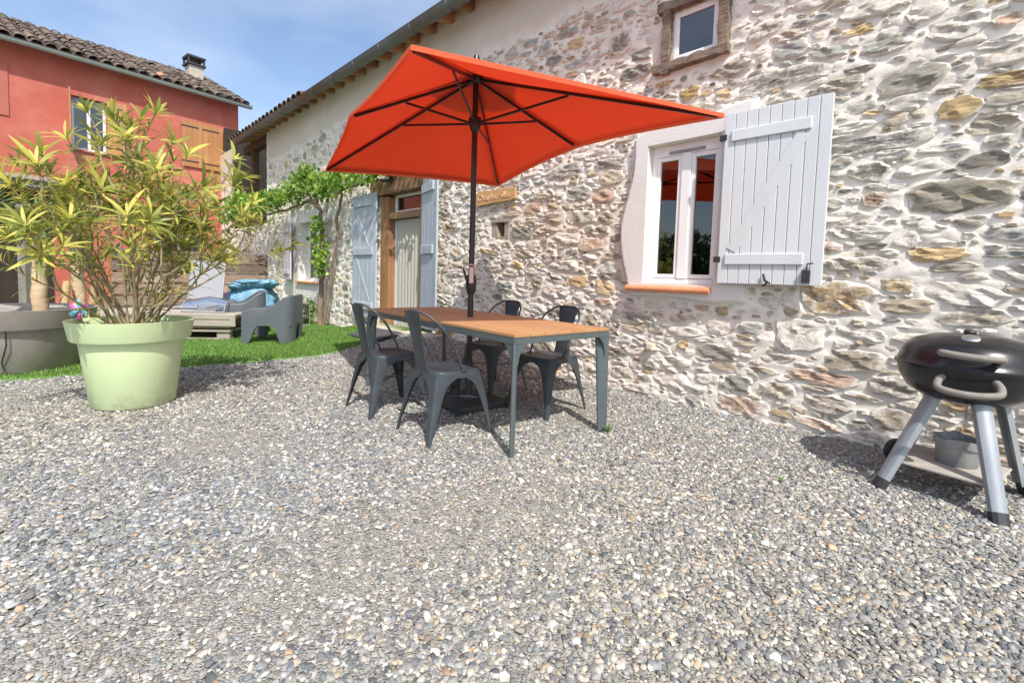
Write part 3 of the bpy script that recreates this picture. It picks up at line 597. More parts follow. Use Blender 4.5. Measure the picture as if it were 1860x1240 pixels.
# reveals and the depth of the wall behind the openings
def reveal(name, a, b, c, d, depth, m, bottom=True, y0=0.03):
    mb = MB(); t = 0.05
    mb.box(a - t, a + 0.001, -y0 + 0.012, depth, c - t, d + t); mb.box(b - 0.001, b + t, -y0 + 0.012, depth, c - t, d + t); mb.box(a + 0.001, b - 0.001, -y0 + 0.012, depth, d - 0.001, d + t)
    if bottom: mb.box(a + 0.001, b - 0.001, -y0 + 0.012, depth, c - t, c + 0.001)
    return mb.build(name, m, wall)
M['reveal'] = pm('smooth_white_render', (0.72, 0.69, 0.64), (0.77, 0.74, 0.69), (4, 4, 4), 0.9, 0.2, (60, 60, 60))
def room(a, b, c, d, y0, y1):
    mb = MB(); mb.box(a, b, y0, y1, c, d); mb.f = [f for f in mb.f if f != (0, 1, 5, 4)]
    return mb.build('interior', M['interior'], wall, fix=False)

# --- stones
PAL = [(0.40, 0.365, 0.295), (0.32, 0.30, 0.255), (0.45, 0.40, 0.32), (0.48, 0.41, 0.31), (0.50, 0.39, 0.25), (0.54, 0.40, 0.22), (0.48, 0.35, 0.27), (0.42, 0.42, 0.39), (0.21, 0.20, 0.175), (0.54, 0.51, 0.45), (0.37, 0.375, 0.32)]
PW = [16, 9, 15, 14, 11, 7, 8, 8, 5, 10, 7]
def stone_geo(w, h, tilt, K, rings, s, z):
    r = random.Random(int((s * 1000) * 7919 + z * 1000))
    prot = r.uniform(0.005, 0.011) + 0.026 * min(w, 0.4) * r.random() + 0.012
    pw = r.uniform(2.2, 4.0); ph = r.random() * 6.28; rad = []
    for k in range(K):
        th = 2 * math.pi * k / K + r.uniform(-0.5, 0.5) * 2.2 / K; c, sn = math.cos(th), math.sin(th)
        q = (abs(c) ** pw + abs(sn) ** pw) ** (-1 / pw) * (1 + r.uniform(-0.13, 0.12) + 0.06 * math.sin(3 * th + ph)); rad.append((c * q * w / 2, sn * q * h / 2))
    fs, vs, al = [], [], []; slx, slz = r.uniform(-0.10, 0.10), r.uniform(-0.16, 0.06); led = r.uniform(0.022, 0.05); la = r.uniform(0.004, 0.012)
    wv = [(r.uniform(12, 60), r.uniform(25, 110), r.random() * 6.28) for _ in range(4)]; na = 0.0035 + 0.01 * min(w, 0.4)
    steps = [(1.07, -1, 0.0), (0.99, 0.45, 0.05), (0.91, 0.86, 0.3), (0.74, 1.0, 0.7), (0.52, 1.0, 0.95), (0.27, 1.0, 1.0)] if rings == 5 else [(1.06, -1, 0.0), (0.95, 0.66, 0.15), (0.60, 1.0, 0.8)]
    ct, st = math.cos(tilt), math.sin(tilt)
    def dep(px, py, hh):
        dp = prot * hh + (px * slx + py * slz) * min(1, hh) + na * hh * sum(math.sin(a * px + b * py + c) for a, b, c in wv) * 0.5
        t = (py / led + 0.5 * math.sin(px * 17 + ph)) % 1.0; return dp + la * hh * (t - 0.5)
    for f, hh, a in steps:
        for x, y in rad:
            px, py = x * f, y * f
            if 0.2 < f < 0.9: px += r.uniform(-1, 1) * w * 0.02; py += r.uniform(-1, 1) * h * 0.03
            dp = -0.02 if hh < 0 else dep(px, py, hh)
            vs.append((px * ct - py * st, -dp, px * st + py * ct)); al.append(a)
    n = len(steps)
    for i in range(n - 1):
        for k in range(K): kk = (k + 1) % K; fs.append((i * K + k, i * K + kk, (i + 1) * K + kk, (i + 1) * K + k))
    vs.append((0, -dep(0, 0, 1.0), 0)); al.append(1.0); c = len(vs) - 1
    for k in range(K): fs.append(((n - 1) * K + k, (n - 1) * K + (k + 1) % K, c))
    t = r.choices(PAL, PW)[0]; v = r.uniform(0.85, 1.35); lime = r.random()
    # stones half buried in the lime keep only patches of their own face
    if lime < (0.28 if w > 0.2 else 0.48): al = [a * 0.35 for a in al]
    elif lime < 0.56: al = [a * 0.72 for a in al]
    elif lime > 0.72: al = [min(1.25, a * 1.7) for a in al]
    return vs, fs, al, (t[0] * v, t[1] * v, t[2] * v)
TINT = {(1.42, 1.66): (0.36, 0.33, 0.26), (0.83, 1.00): (0.46, 0.33, 0.18), (0.40, 2.63): (0.30, 0.29, 0.25), (-0.32, 2.70): (0.42, 0.29, 0.13), (1.02, 2.05): (0.29, 0.28, 0.25), (0.05, 0.72): (0.46, 0.33, 0.18), (-1.55, 3.05): (0.30, 0.26, 0.22), (-1.05, 3.35): (0.30, 0.26, 0.19)}
def shown(q):   # apparent size seen from the yard
    x, y = from_house(q[0], 0); d2 = x * x + y * y; vis = 1.0 if (-4.0 < q[0] < 1.85) else 0.4
    return q[2] * q[3] / d2 * vis
stones.sort(key=shown, reverse=True)
big, rest = stones[:298], stones[298:]
for (s, z, w, h, ti_) in big:
    vs, fs, al, tn = stone_geo(w, h, ti_, 18, 5, s, z); tn = TINT.get((s, z), tn)
    me = bpy.data.meshes.new('stone'); me.from_pydata(vs, [], fs); me.update()
    at = me.attributes.new('tint', 'FLOAT_COLOR', 'POINT'); at.data.foreach_set('color', np.array([(tn[0], tn[1], tn[2], a) for a in al], np.float32).ravel())
    me.polygons.foreach_set('use_smooth', [True] * len(me.polygons)); me.set_sharp_from_angle(angle=R(24)); me.materials.append(M['stone'])
    o = bpy.data.objects.new('stone', me); o.location = (s, 0, z); link(o, wall)
AV, AF, AC = [], [], []
for (s, z, w, h, ti_) in rest:
    near = s > -4.2
    vs, fs, al, tn = stone_geo(w, h, ti_, 12 if near else 9, 3, s, z); b = len(AV)
    AV += [(p[0] + s, p[1], p[2] + z) for p in vs]; AF += [tuple(i + b for i in f) for f in fs]; AC += [(tn[0], tn[1], tn[2], a) for a in al]
me = bpy.data.meshes.new('rubble'); me.from_pydata(AV, [], AF); me.update()
at = me.attributes.new('tint', 'FLOAT_COLOR', 'POINT'); at.data.foreach_set('color', np.array(AC, np.float32).ravel())
me.polygons.foreach_set('use_smooth', [True] * len(me.polygons)); me.set_sharp_from_angle(angle=R(30)); me.materials.append(M['stone'])
o = link(bpy.data.objects.new('rubble', me), wall); o['kind'] = 'stuff'

# --- near window
def frame_rect(mb, a, b, c, d, y0, y1, t):
    mb.box(a, a + t, y0, y1, c, d); mb.box(b - t, b, y0, y1, c, d); mb.box(a + t, b - t, y0 + 0.001, y1 - 0.001, c, c + t); mb.box(a + t, b - t, y0 + 0.001, y1 - 0.001, d - t, d)
a, b, c, d = OPEN['win']
reveal('reveal', a, b, c, d, 0.30, M['reveal'], y0=0.079)
room(a - 0.6, b + 0.6, c - 0.6, d + 0.3, 0.301, 2.6)
mb = MB(); frame_rect(mb, a + 0.002, b - 0.002, c + 0.002, d - 0.002, 0.02, 0.08, 0.045)
mb.box((a + b) / 2 - 0.042, (a + b) / 2 + 0.042, 0.012, 0.07, c + 0.05, d - 0.09); mb.box(a + 0.045, b - 0.045, 0.018, 0.075, d - 0.10, d - 0.045)
win = mb.build('window', M['pvc'], house, bevel=0.004); win['label'] = 'white double casement window with a terracotta sill'
cx = (a + b) / 2
for s0, s1 in ((a + 0.047, cx - 0.043), (cx + 0.043, b - 0.047)):
    mb = MB(); frame_rect(mb, s0, s1, c + 0.052, d - 0.102, 0.024, 0.065, 0.036); mb.build('sash', M['pvc'], win, bevel=0.004)
    MB().box(s0 + 0.032, s1 - 0.032, 0.045, 0.051, c + 0.082, d - 0.132).build('pane', M['glass'], win)
mb = MB(); mb.box(cx - 0.16, cx + 0.16, 0.008, 0.0175, d - 0.087, d - 0.062); mb.build('vent_strip', M['galvanised'], win)
mb = MB(); mb.tube([(-0.80, -0.105, 1.012), (-0.02, -0.105, 1.012)], 0.027, 12); mb.box(-0.80, -0.02, -0.105, 0.10, 1.020, 1.041)
mb.build('sill', M['terracotta'], win, smooth=50)

# --- open white shutter beside it
def shutter(name, m, w, h, n, rails, brace, loc, rot, label, rail_h=0.085, rail_t=0.026, inset=0.045, hinge=True):
    root = empty(name, loc, rot, house); root['label'] = label
    bw = w / n
    for i in range(n):
        MB().box(i * bw + 0.0015, (i + 1) * bw - 0.0015, -0.014, 0.014, 0, h).build('board', m, root, bevel=0.004)
    x0, x1 = inset, w - inset * 2.2
    for z in rails: MB().box(x0, x1, -0.014 - rail_t, -0.0142, z - rail_h / 2, z + rail_h / 2).build('rail', m, root, bevel=0.006)
    for (xa, za, xb, zb, bwid) in brace:
        dx, dz = xb - xa, zb - za; l = math.hypot(dx, dz); px, pz = -dz / l * bwid / 2, dx / l * bwid / 2
        MB().prism([(xa - px, za - pz), (xb - px, zb - pz), (xb + px, zb + pz), (xa + px, za + pz)], -0.021, -0.0143, lambda x, z, t: (x, t, z)).build('brace', m, root, bevel=0.003)
    if hinge:
        for z in rails:
            mb = MB(); mb.box(-0.035, 0.02, -0.02, 0.012, z - 0.022, z + 0.022); mb.build('hinge', M['black_iron'], root, bevel=0.003)
    return root
sh = shutter('shutter', M['shutter'], 0.72, 1.33, 9, (0.19, 1.15), [(0.10, 0.26, 0.55, 1.09, 0.085)], (0.045, -0.122, 1.08), R(2.0), 'white painted board shutter with a diagonal brace, folded open', inset=0.055, rail_t=0.016)
mb = MB(); mb.box(0.60, 0.65, -0.045, -0.0145, 0.02, 0.11); mb.tube([(0.625, -0.03, 0.11), (0.628, -0.03, 0.155), (0.665, -0.03, 0.16)], 0.006, 6); mb.build('latch', M['black_iron'], sh, bevel=0.003)
mb = MB(); mb.tube([(0.345, -0.03, 0.08), (0.36, -0.035, 0.03), (0.40, -0.045, 0.008)], [0.007, 0.010, 0.006], 6); mb.tube([(0.33, 0.05, -0.01), (0.36, -0.04, -0.006), (0.385, -0.05, 0.02)], 0.008, 6); mb.build('hook', M['black_iron'], sh)

# --- upper window in its old oak frame
a, b, c, d = OPEN['up']
reveal('reveal', a, b, c, d, 0.25, M['reveal'], y0=0.0)
room(a - 0.5, b + 0.5, c - 0.3, d + 0.3, 0.251, 2.0)
def rough_beam(mb, p, q, w, h, n=12, amp=0.008, seed=1):
    r = random.Random(seed); p, q = Vector(p), Vector(q); dd = (q - p).normalized(); yv = Vector((0, -1, 0)); zv = dd.cross(yv).normalized(); secs = []
    for i in range(n + 1):
        c_ = p.lerp(q, i / n) + Vector((r.uniform(-amp, amp) * 0.4, 0, r.uniform(-amp, amp) * 0.4)); pts = []
        for sx, sz in ((-1, -1), (-0.33, -1), (0.33, -1), (1, -1), (1, 0), (1, 1), (0.33, 1), (-0.33, 1), (-1, 1), (-1, 0)):
            pts.append(tuple(c_ + yv * (sx * w / 2 + r.uniform(-amp, amp) * 0.6) + zv * (sz * h / 2 + r.uniform(-amp, amp))))
        secs.append(pts)
    return mb.loft(secs)
up = None
mb = MB(); frame_rect(mb, a + 0.002, b - 0.002, c + 0.002, d - 0.002, -0.004, 0.05, 0.048); up = mb.build('window', M['pvc'], house, bevel=0.004); up['label'] = 'small square upper window framed in old oak'
MB().box(a + 0.045, b - 0.045, 0.012, 0.018, c + 0.045, d - 0.045).build('pane', M['glass'], up)
for i, (p, q, hh) in enumerate((((a - 0.045, -0.03, c - 0.10), (a - 0.045, -0.03, d + 0.06), 0.07), ((b + 0.055, -0.03, c - 0.02), (b + 0.05, -0.03, d + 0.12), 0.08), ((a - 0.16, -0.034, c - 0.045), (b + 0.10, -0.034, c - 0.035), 0.06), ((a - 0.13, -0.034, d + 0.055), (b + 0.12, -0.034, d + 0.04), 0.075))):
    mb = MB(); rough_beam(mb, p, q, 0.085, hh, 14, 0.008, 40 + i); mb.build('beam', M['timber_old'], up, smooth=35)

# --- niche (an old putlog hole)
a, b, c, d = OPEN['niche']
mb = MB(); mb.box(a - 0.02, a + 0.06, -0.005, 0.28, c - 0.02, d + 0.01); mb.v = [(x + (0.0 if z > (c + d) / 2 else 0.05 if x > a else 0), y, z) for x, y, z in mb.v]
mb.box(b - 0.05, b + 0.02, -0.005, 0.28, c - 0.02, d + 0.01); mb.box(a, b, 0.26, 0.30, c - 0.02, d + 0.02); mb.box(a - 0.02, b + 0.02, -0.003, 0.28, c - 0.05, c + 0.012); mb.box(a - 0.02, b + 0.02, -0.02, 0.28, d - 0.005, d + 0.04)
M['niche_stone'] = pm('niche_stone', (0.30, 0.26, 0.20), (0.40, 0.35, 0.27), (14, 14, 14), 0.9, 0.5)
mb.build('niche', M['niche_stone'], wall)

# --- far window
a, b, c, d = OPEN['far']
reveal('reveal', a, b, c, d, 0.34, M['reveal'], y0=0.025); room(a - 0.5, b + 0.5, c - 0.5, d + 0.3, 0.341, 2.4)
mb = MB(); frame_rect(mb, a + 0.002, b - 0.002, c + 0.002, d - 0.002, 0.20, 0.26, 0.06); mb.box((a + b) / 2 - 0.045, (a + b) / 2 + 0.045, 0.195, 0.25, c + 0.05, d - 0.05); fw = mb.build('window', M['pvc'], house, bevel=0.004); fw['label'] = 'far white window behind the vine'
cx = (a + b) / 2
for s0, s1 in ((a + 0.06, cx - 0.045), (cx + 0.045, b - 0.06)): MB().box(s0, s1, 0.225, 0.231, c + 0.06, d - 0.06).build('pane', M['glass'], fw)
MB().box(a - 0.08, b + 0.06, -0.07, 0.20, c - 0.045, c - 0.002).build('sill', M['terracotta'], fw, bevel=0.01)
shutter('shutter', M['shutter_lilac'], 0.60, 1.26, 5, (0.16, 1.08), [], (-9.80, -0.10, 0.88), R(-6), 'lilac grey shutter of the far window')

# --- door
a, b, c, d = OPEN['door']
MB().box(a, b, 0.02, 0.6, -0.2, 0.20).build('threshold', M['stoop'], wall, bevel=0.01)
reveal('reveal', a, b, c, d, 0.34, M['reveal'], bottom=False, y0=0.0); room(a - 0.5, b + 0.5, 0.1, d + 0.3, 0.341, 3.0)
door = empty('door', ((a + b) / 2, 0, 0.20), 0, house); door['label'] = 'glazed white door with oak posts and a transom'
ax, bx_ = a - (a + b) / 2, b - (a + b) / 2; D_ = d - 0.20
mb = MB(); rough_beam(mb, (ax + 0.13, 0.07, 0.0), (ax + 0.13, 0.07, D_ - 0.1), 0.18, 0.24, 10, 0.004, 71); mb.build('post', M['timber_v'], door, smooth=40)
mb = MB(); rough_beam(mb, (bx_ - 0.07, 0.07, 0.0), (bx_ - 0.07, 0.07, D_ - 0.1), 0.18, 0.13, 10, 0.004, 72); mb.build('post', M['timber_v'], door, smooth=40)
mb = MB(); rough_beam(mb, (ax - 0.25, 0.03, D_ + 0.06), (bx_ + 0.25, 0.03, D_ + 0.06), 0.22, 0.26, 14, 0.010, 73); mb.build('lintel', M['timber_h'], door, smooth=40)
mb = MB(); rough_beam(mb, (ax + 0.22, 0.06, 1.80), (bx_ - 0.12, 0.06, 1.80), 0.15, 0.10, 10, 0.004, 74); mb.build('transom', M['timber_h'], door, smooth=40)
x0, x1 = ax + 0.255, bx_ - 0.14
mb = MB(); frame_rect(mb, x0, x1, 1.852, D_ - 0.07, 0.10, 0.15, 0.045); mb.build('transom_frame', M['pvc'], door, bevel=0.004)
MB().box(x0 + 0.045, x1 - 0.045, 0.122, 0.128, 1.89, D_ - 0.11).build('pane', M['glass'], door)
mb = MB(); frame_rect(mb, x0, x1, 0.0, 1.745, 0.10, 0.15, 0.06); mb.box(x0 + 0.06, x1 - 0.06, 0.105, 0.145, 0.06, 0.34)
for zz in (0.82, 1.28): mb.box(x0 + 0.06, x1 - 0.06, 0.11, 0.14, zz - 0.014, zz + 0.014)
mb.build('door_leaf', M['shutter'], door, bevel=0.004)
MB().box(x0 + 0.06, x1 - 0.06, 0.122, 0.127, 0.34, 1.685).build('pane', M['glass_clear'], door)
mb = MB(); n = 60; xs_ = np.linspace(x0 + 0.14, x1 - 0.01, n); secs = [[(x, 0.075 + 0.012 * math.sin(i * 0.9), zz) for i, x in enumerate(xs_)] for zz in (0.02, 1.70)]
mb.loft(secs, closed=False); cu = mb.build('curtain', M['curtain'], door, smooth=80, fix=False)
shutter('shutter', M['shutter_old'], 0.84, 2.10, 6, (0.20, 1.13, 1.96), [(0.12, 1.05, 0.62, 0.28, 0.06), (0.10, 1.87, 0.60, 1.2, 0.05)], (a - 0.86, -0.075, 0.31), R(0), 'weathered blue grey shutter left of the glazed door', rail_h=0.12)
shutter('shutter', M['shutter_old'], 0.60, 2.16, 4, (0.20, 1.13, 2.00), [(0.10, 0.30, 0.42, 1.05, 0.06)], (b - 0.02, -0.06, 0.30), R(-14), 'weathered blue grey shutter folded back right of the glazed door', rail_h=0.12)
# floodlight over the door
fl = empty('floodlight', (-5.12, -0.16, 2.58), R(20), house); fl['label'] = 'small black floodlight on the lintel'
mb = MB(); T = Matrix.Translation((0, 0, 0)) @ Matrix.Rotation(R(-25), 4, 'X'); mb.box(-0.085, 0.085, -0.03, 0.03, -0.075, 0.075, T); mb.box(-0.02, 0.02, 0.02, 0.16, -0.02, 0.02, T); mb.build('housing', M['black_plastic'], fl, bevel=0.006)
M['lamp_face'] = pm('frosted_lamp_face', (0.60, 0.50, 0.47), (0.66, 0.56, 0.52), (9, 9, 9), 0.2)
mb = MB(); mb.box(-0.068, 0.068, -0.034, -0.0305, -0.058, 0.058, T); mb.build('lens', M['lamp_face'], fl)

# --- eaves: gutter, rafters, boarding, tiles
GO, GZ = 0.36, 4.43
pitch = math.tan(R(17))
mb = MB(); secs = []
for s in np.linspace(-12.7, 4.4, 40):
    ring = [(s, -GO + 0.088 * math.cos(t), GZ + 0.088 * math.sin(t)) for t in np.linspace(math.pi, 2 * math.pi, 10)] + [(s, -GO + 0.082 * math.cos(t), GZ + 0.004 + 0.082 * math.sin(t)) for t in np.linspace(2 * math.pi, math.pi, 10)]
    ring.insert(0, (s, -GO - 0.098, GZ + 0.012)); secs.append(ring)
mb.loft(secs); gut = mb.build('gutter', M['zinc'], house, smooth=40)
for s in np.arange(-12.3, -2.6, 0.82):
    mb = MB(); mb.tube([(s, -GO + 0.093 * math.cos(t), GZ + 0.093 * math.sin(t)) for t in np.linspace(math.pi, 2 * math.pi, 9)] , 0.008, 6); mb.build('bracket', M['zinc'], gut)
eave_z = GZ + 0.06
mb = MB(); y0, y1 = -GO + 0.03, 3.2
mb.add([(-13.3, y0, eave_z), (4.4, y0, eave_z), (4.4, y1, eave_z + (y1 - y0) * pitch), (-13.3, y1, eave_z + (y1 - y0) * pitch), (-13.3, y0, eave_z + 0.03), (4.4, y0, eave_z + 0.03), (4.4, y1, eave_z + 0.03 + (y1 - y0) * pitch), (-13.3, y1, eave_z + 0.03 + (y1 - y0) * pitch)], [(0, 3, 2, 1), (4, 5, 6, 7), (0, 1, 5, 4), (1, 2, 6, 5), (2, 3, 7, 6), (3, 0, 4, 7)])
roof = mb.build('roof', M['roofboard'], house)
for s in np.arange(-12.3, -2.2, 0.41):
    T = None; mb = MB(); ya, yb = -GO + 0.09, 0.25
    za, zb = eave_z + (ya - y0) * pitch - 0.004, eave_z + (yb - y0) * pitch - 0.004
    hw = 0.042; dep = 0.135
    vs = [(s - hw, ya, za - dep * 0.8), (s + hw, ya, za - dep * 0.8), (s + hw, yb, zb - dep), (s - hw, yb, zb - dep), (s - hw, ya, za), (s + hw, ya, za), (s + hw, yb, zb), (s - hw, yb, zb)]
    mb.add(vs, [(0, 3, 2, 1), (4, 5, 6, 7), (0, 1, 5, 4), (1, 2, 6, 5), (2, 3, 7, 6), (3, 0, 4, 7)]); mb.build('rafter', M['rafter'], house, bevel=0.006)
def tile_mesh():
    mb = MB(); secs = []
    for y, r_ in ((0.0, 0.112), (0.40, 0.09)):
        outer = [(r_ * math.cos(t), y, r_ * 0.72 * math.sin(t)) for t in np.linspace(0, math.pi, 9)]; inner = [((r_ - 0.014) * math.cos(t), y, (r_ - 0.014) * 0.72 * math.sin(t)) for t in np.linspace(math.pi, 0, 9)]
        secs.append(outer + inner)
    mb.loft(secs); me = mb.mesh('tile'); me.polygons.foreach_set('use_smooth', [True] * len(me.polygons)); me.set_sharp_from_angle(angle=R(40)); return me
TILE = tile_mesh(); TILE.materials.append(M['tile'])
TILE_N = TILE.copy(); TILE_N.materials.clear(); TILE_N.materials.append(M['tile_new'])
th = math.atan(pitch)
for i, s in enumerate(np.arange(-13.15, -8.0, 0.262)):
    for r_ in range(4):
        y = y0 - 0.05 + r_ * 0.33; z = eave_z + 0.04 + (y - y0) * pitch + random.uniform(0, 0.012)
        o = bpy.data.objects.new('tile', TILE); o.location = (s + random.uniform(-.012, .012), y, z); o.rotation_euler = (th + random.uniform(-.03, .03), 0, random.uniform(-.05, .05)); link(o, roof)
# end of the wall and the open loft beyond it
mb = MB(); n = 26; r = random.Random(3)
secs = []
for i in range(n + 1):
    z = 2.25 + (4.55 - 2.25) * i / n; k = r.uniform(-0.03, 0.03); secs.append([(-11.2 + k, -0.03, z), (-11.2 + k + r.uniform(-0.03, 0.03), 0.25, z), (-11.2 + k, 0.5, z), (-11.0, 0.5, z), (-11.0, 0.0, z)])
mb.loft(secs); mb.build('wall_end', M['reveal'], wall)
mb = MB(); mb.box(-15.2, -11.0, 2.6, 2.7, 1.2, 5.6); mb.box(-15.2, -11.2, 0.1, 2.6, 2.16, 2.2); mb.box(-15.3, -15.2, 0.0, 2.7, 1.0, 5.4); mb.build('loft_boarding', M['barn_dark'], house)
mb = MB(); rough_beam(mb, (-12.62, 0.12, 2.2), (-12.62, 0.12, 4.6), 0.16, 0.18, 10, 0.006, 91); mb.build('post', M['timber_dark'], house, smooth=40)
mb = MB(); rough_beam(mb, (-13.25, 0.10, 4.36), (-11.15, 0.10, 4.36), 0.18, 0.20, 12, 0.006, 92); mb.build('plate_beam', M['timber_dark'], house, smooth=40)
mb = MB(); mb.bar((-13.5, 0.15, 2.25), (-12.7, 0.12, 3.1), 0.09, 0.10); mb.build('strut', M['timber_v'], house)

# --- things fixed on the wall
sg = empty('wooden_sign', (*from_house(-2.74, 0.035), 2.06), HA); tag(sg, 'small carved wooden name board on the stone wall beside the umbrella pole', 'sign')
poly = [(-0.37, -0.075), (-0.30, -0.10), (0.0, -0.082), (0.30, -0.078), (0.375, -0.06), (0.38, 0.07), (0.10, 0.085), (-0.05, 0.075), (-0.14, 0.09), (-0.28, 0.085), (-0.375, 0.03)]
MB().prism(poly, -0.032, 0.0, lambda x, z, t: (x, t, z)).build('board', M['sign_wood'], sg, bevel=0.006)
def text_obj(body, size, loc, m, parent, name='lettering'):
    cu = bpy.data.curves.new(name, 'FONT'); cu.body = body; cu.size = size; cu.extrude = 0.004; cu.align_x = 'CENTER'; cu.align_y = 'CENTER'; cu.shear = 0.2
    tmp = bpy.data.objects.new(name, cu); COL.objects.link(tmp); dg = bpy.context.evaluated_depsgraph_get(); me = bpy.data.meshes.new_from_object(tmp.evaluated_get(dg)); bpy.data.objects.remove(tmp); bpy.data.curves.remove(cu)
    me.materials.clear(); me.materials.append(m); o = bpy.data.objects.new(name, me); o.location = loc; o.rotation_euler = (R(90), R(0), 0); return link(o, parent)
text_obj('Chez les Filles', 0.105, (0.0, -0.0345, -0.004), M['sign_letter'], sg)
ob = empty('socket_box', (*from_house(-0.555, 0.03), 0.48), HA); tag(ob, 'small cream junction box low on the stone wall', 'socket box')
MB().box(-0.036, 0.036, -0.045, 0.03, -0.032, 0.032).build('cover', M['box_cream'], ob, bevel=0.006); MB().box(-0.024, 0.024, -0.049, -0.0455, -0.02, 0.02).build('flap', M['box_cream'], ob, bevel=0.002)

# ------------------------------------------------------------------ vine on the wall
def leaf_cloud(points, size, seed, shape='vine'):
    r = np.random.default_rng(seed); n = len(points); P = np.asarray(points)
    if shape == 'vine': T = np.array([(0, -0.1, 0), (0.42, 0.0, 0.05), (0.5, 0.5, 0.0), (0.18, 0.62, 0.06), (0, 1.0, -0.08), (-0.18, 0.62, 0.06), (-0.5, 0.5, 0.0), (-0.42, 0.0, 0.05)])
    sz = size * (0.6 + 0.8 * r.random(n)); q = r.normal(size=(n, 4)); q /= np.linalg.norm(q, axis=1)[:, None]
    w, x, y, z = q.T
    Rm = np.stack([1 - 2 * (y * y + z * z), 2 * (x * y - z * w), 2 * (x * z + y * w), 2 * (x * y + z * w), 1 - 2 * (x * x + z * z), 2 * (y * z - x * w), 2 * (x * z - y * w), 2 * (y * z + x * w), 1 - 2 * (x * x + y * y)], -1).reshape(n, 3, 3)
    V = np.einsum('nij,kj->nki', Rm, T) * sz[:, None, None] + P[:, None, :]
    k = len(T); return np_mesh('foliage', V.reshape(-1, 3), polys=[np.arange(n * k).reshape(n, k)], attrs={'tone': ('FLOAT', np.repeat(r.random(n), k))})
vx, vy = from_house(-7.6, 0.18)
vine = empty('grape_vine', (vx, vy, 0), HA); tag(vine, 'gnarled climbing vine with bright green leaves over the far wall', 'vine')
def W(s, o, z): return (s + 7.6, -(o - 0.18), z)
def wig(pts, k=5, amp=0.03, seed=0):
    r = random.Random(seed); out = []
    for i in range(len(pts) - 1):
        for j in range(k):
            p = Vector(pts[i]).lerp(Vector(pts[i + 1]), j / k); out.append(p + Vector((r.uniform(-amp, amp), r.uniform(-amp, amp) * .5, r.uniform(-amp, amp) * .5)))
    out.append(Vector(pts[-1])); return out
paths = [([W(-7.58, .18, -0.05), W(-7.66, .14, .6), W(-7.62, .12, 1.3), W(-7.66, .12, 1.9), W(-7.75, .14, 2.35), W(-8.1, .16, 2.5), W(-8.7, .16, 2.46), W(-9.6, .22, 2.4), W(-11.2, .3, 2.35), W(-12.6, .3, 2.4)], 0.055, 0.016),
         ([W(-7.40, .2, -0.05), W(-7.25, .14, .7), W(-7.05, .12, 1.5), W(-6.95, .12, 2.2), W(-6.75, .14, 2.55), W(-6.0, .16, 2.6), W(-5.2, .18, 2.62), W(-4.4, .18, 2.62)], 0.038, 0.012),
         ([W(-7.75, .14, 2.3), W(-8.2, .16, 2.6), W(-8.5, .2, 2.85)], 0.022, 0.010), ([W(-7.9, .14, 2.4), W(-7.5, .16, 2.65), W(-7.3, .2, 2.9)], 0.022, 0.008),
         ([W(-9.2, .2, 2.55), W(-9.6, .3, 2.7), W(-10.2, .35, 2.75)], 0.018, 0.008), ([W(-10.8, .28, 2.48), W(-11.5, .4, 2.7)], 0.016, 0.007)]
for i, (pts, ra, rb) in enumerate(paths):
    w_ = wig(pts, 5, 0.035, 10 + i); mb = MB(); mb.tube(w_, list(np.linspace(ra, rb, len(w_))), 7); mb.build('trunk' if i < 2 else 'branch', M['vine_bark'], vine, smooth=60)
lp = []
def cl(s, o, z, rs, ro, rz, n):
    for _ in range(n):
        while True:
            u = np.array([random.uniform(-1, 1) for _ in range(3)])
            if u @ u < 1: break
        lp.append(W(s + u[0] * rs, max(0.05, o + u[1] * ro), z + u[2] * rz))
for (s, o, z, rs, ro, rz, n) in ((-12.5, .5, 2.52, .8, .4, .34, 700), (-11.5, .5, 2.60, .7, .4, .34, 680), (-10.6, .45, 2.62, .6, .35, .28, 520), (-9.8, .4, 2.60, .5, .3, .22, 260), (-9.1, .35, 2.68, .6, .3, .24, 430), (-8.3, .35, 2.78, .5, .28, .28, 430), (-7.8, .32, 2.95, .35, .25, .26, 240), (-7.2, .32, 2.72, .5, .28, .22, 380), (-6.5, .3, 2.68, .55, .25, .2, 340), (-5.8, .28, 2.66, .5, .2, .18, 250), (-5.0, .26, 2.68, .6, .18, .12, 200), (-4.2, .22, 2.66, .4, .16, .12, 110),
                              (-7.55, .25, 1.95, .20, .15, .30, 170), (-7.4, .26, 1.45, .22, .16, .32, 200), (-7.35, .28, 1.1, .16, .12, .16, 80), (-8.0, .25, .25, .18, .15, .25, 90)):
    n = int(n * 0.5); cl(s, o, z, rs * 0.9, ro, rz * 0.9, n)
    for _ in range(5): cl(s + random.uniform(-1, 1) * rs, o + random.uniform(-.1, .1), z + random.uniform(-1.3, 1.0) * rz, rs * .28, ro * .4, rz * .5, max(4, n // 9))

me = leaf_cloud(lp, 0.068, 5); me.materials.append(M['vine_leaf']); o = link(bpy.data.objects.new('foliage', me), vine); o['kind'] = 'stuff'

# ------------------------------------------------------------------ red house
RA = math.atan2(0.786, 0.618)           # direction of its front
RC = Vector((-8.99, 15.4, 0)); red = empty('red_house', RC, RA); tag(red, 'red rendered house with canal tile roof and pine shutters', 'house')
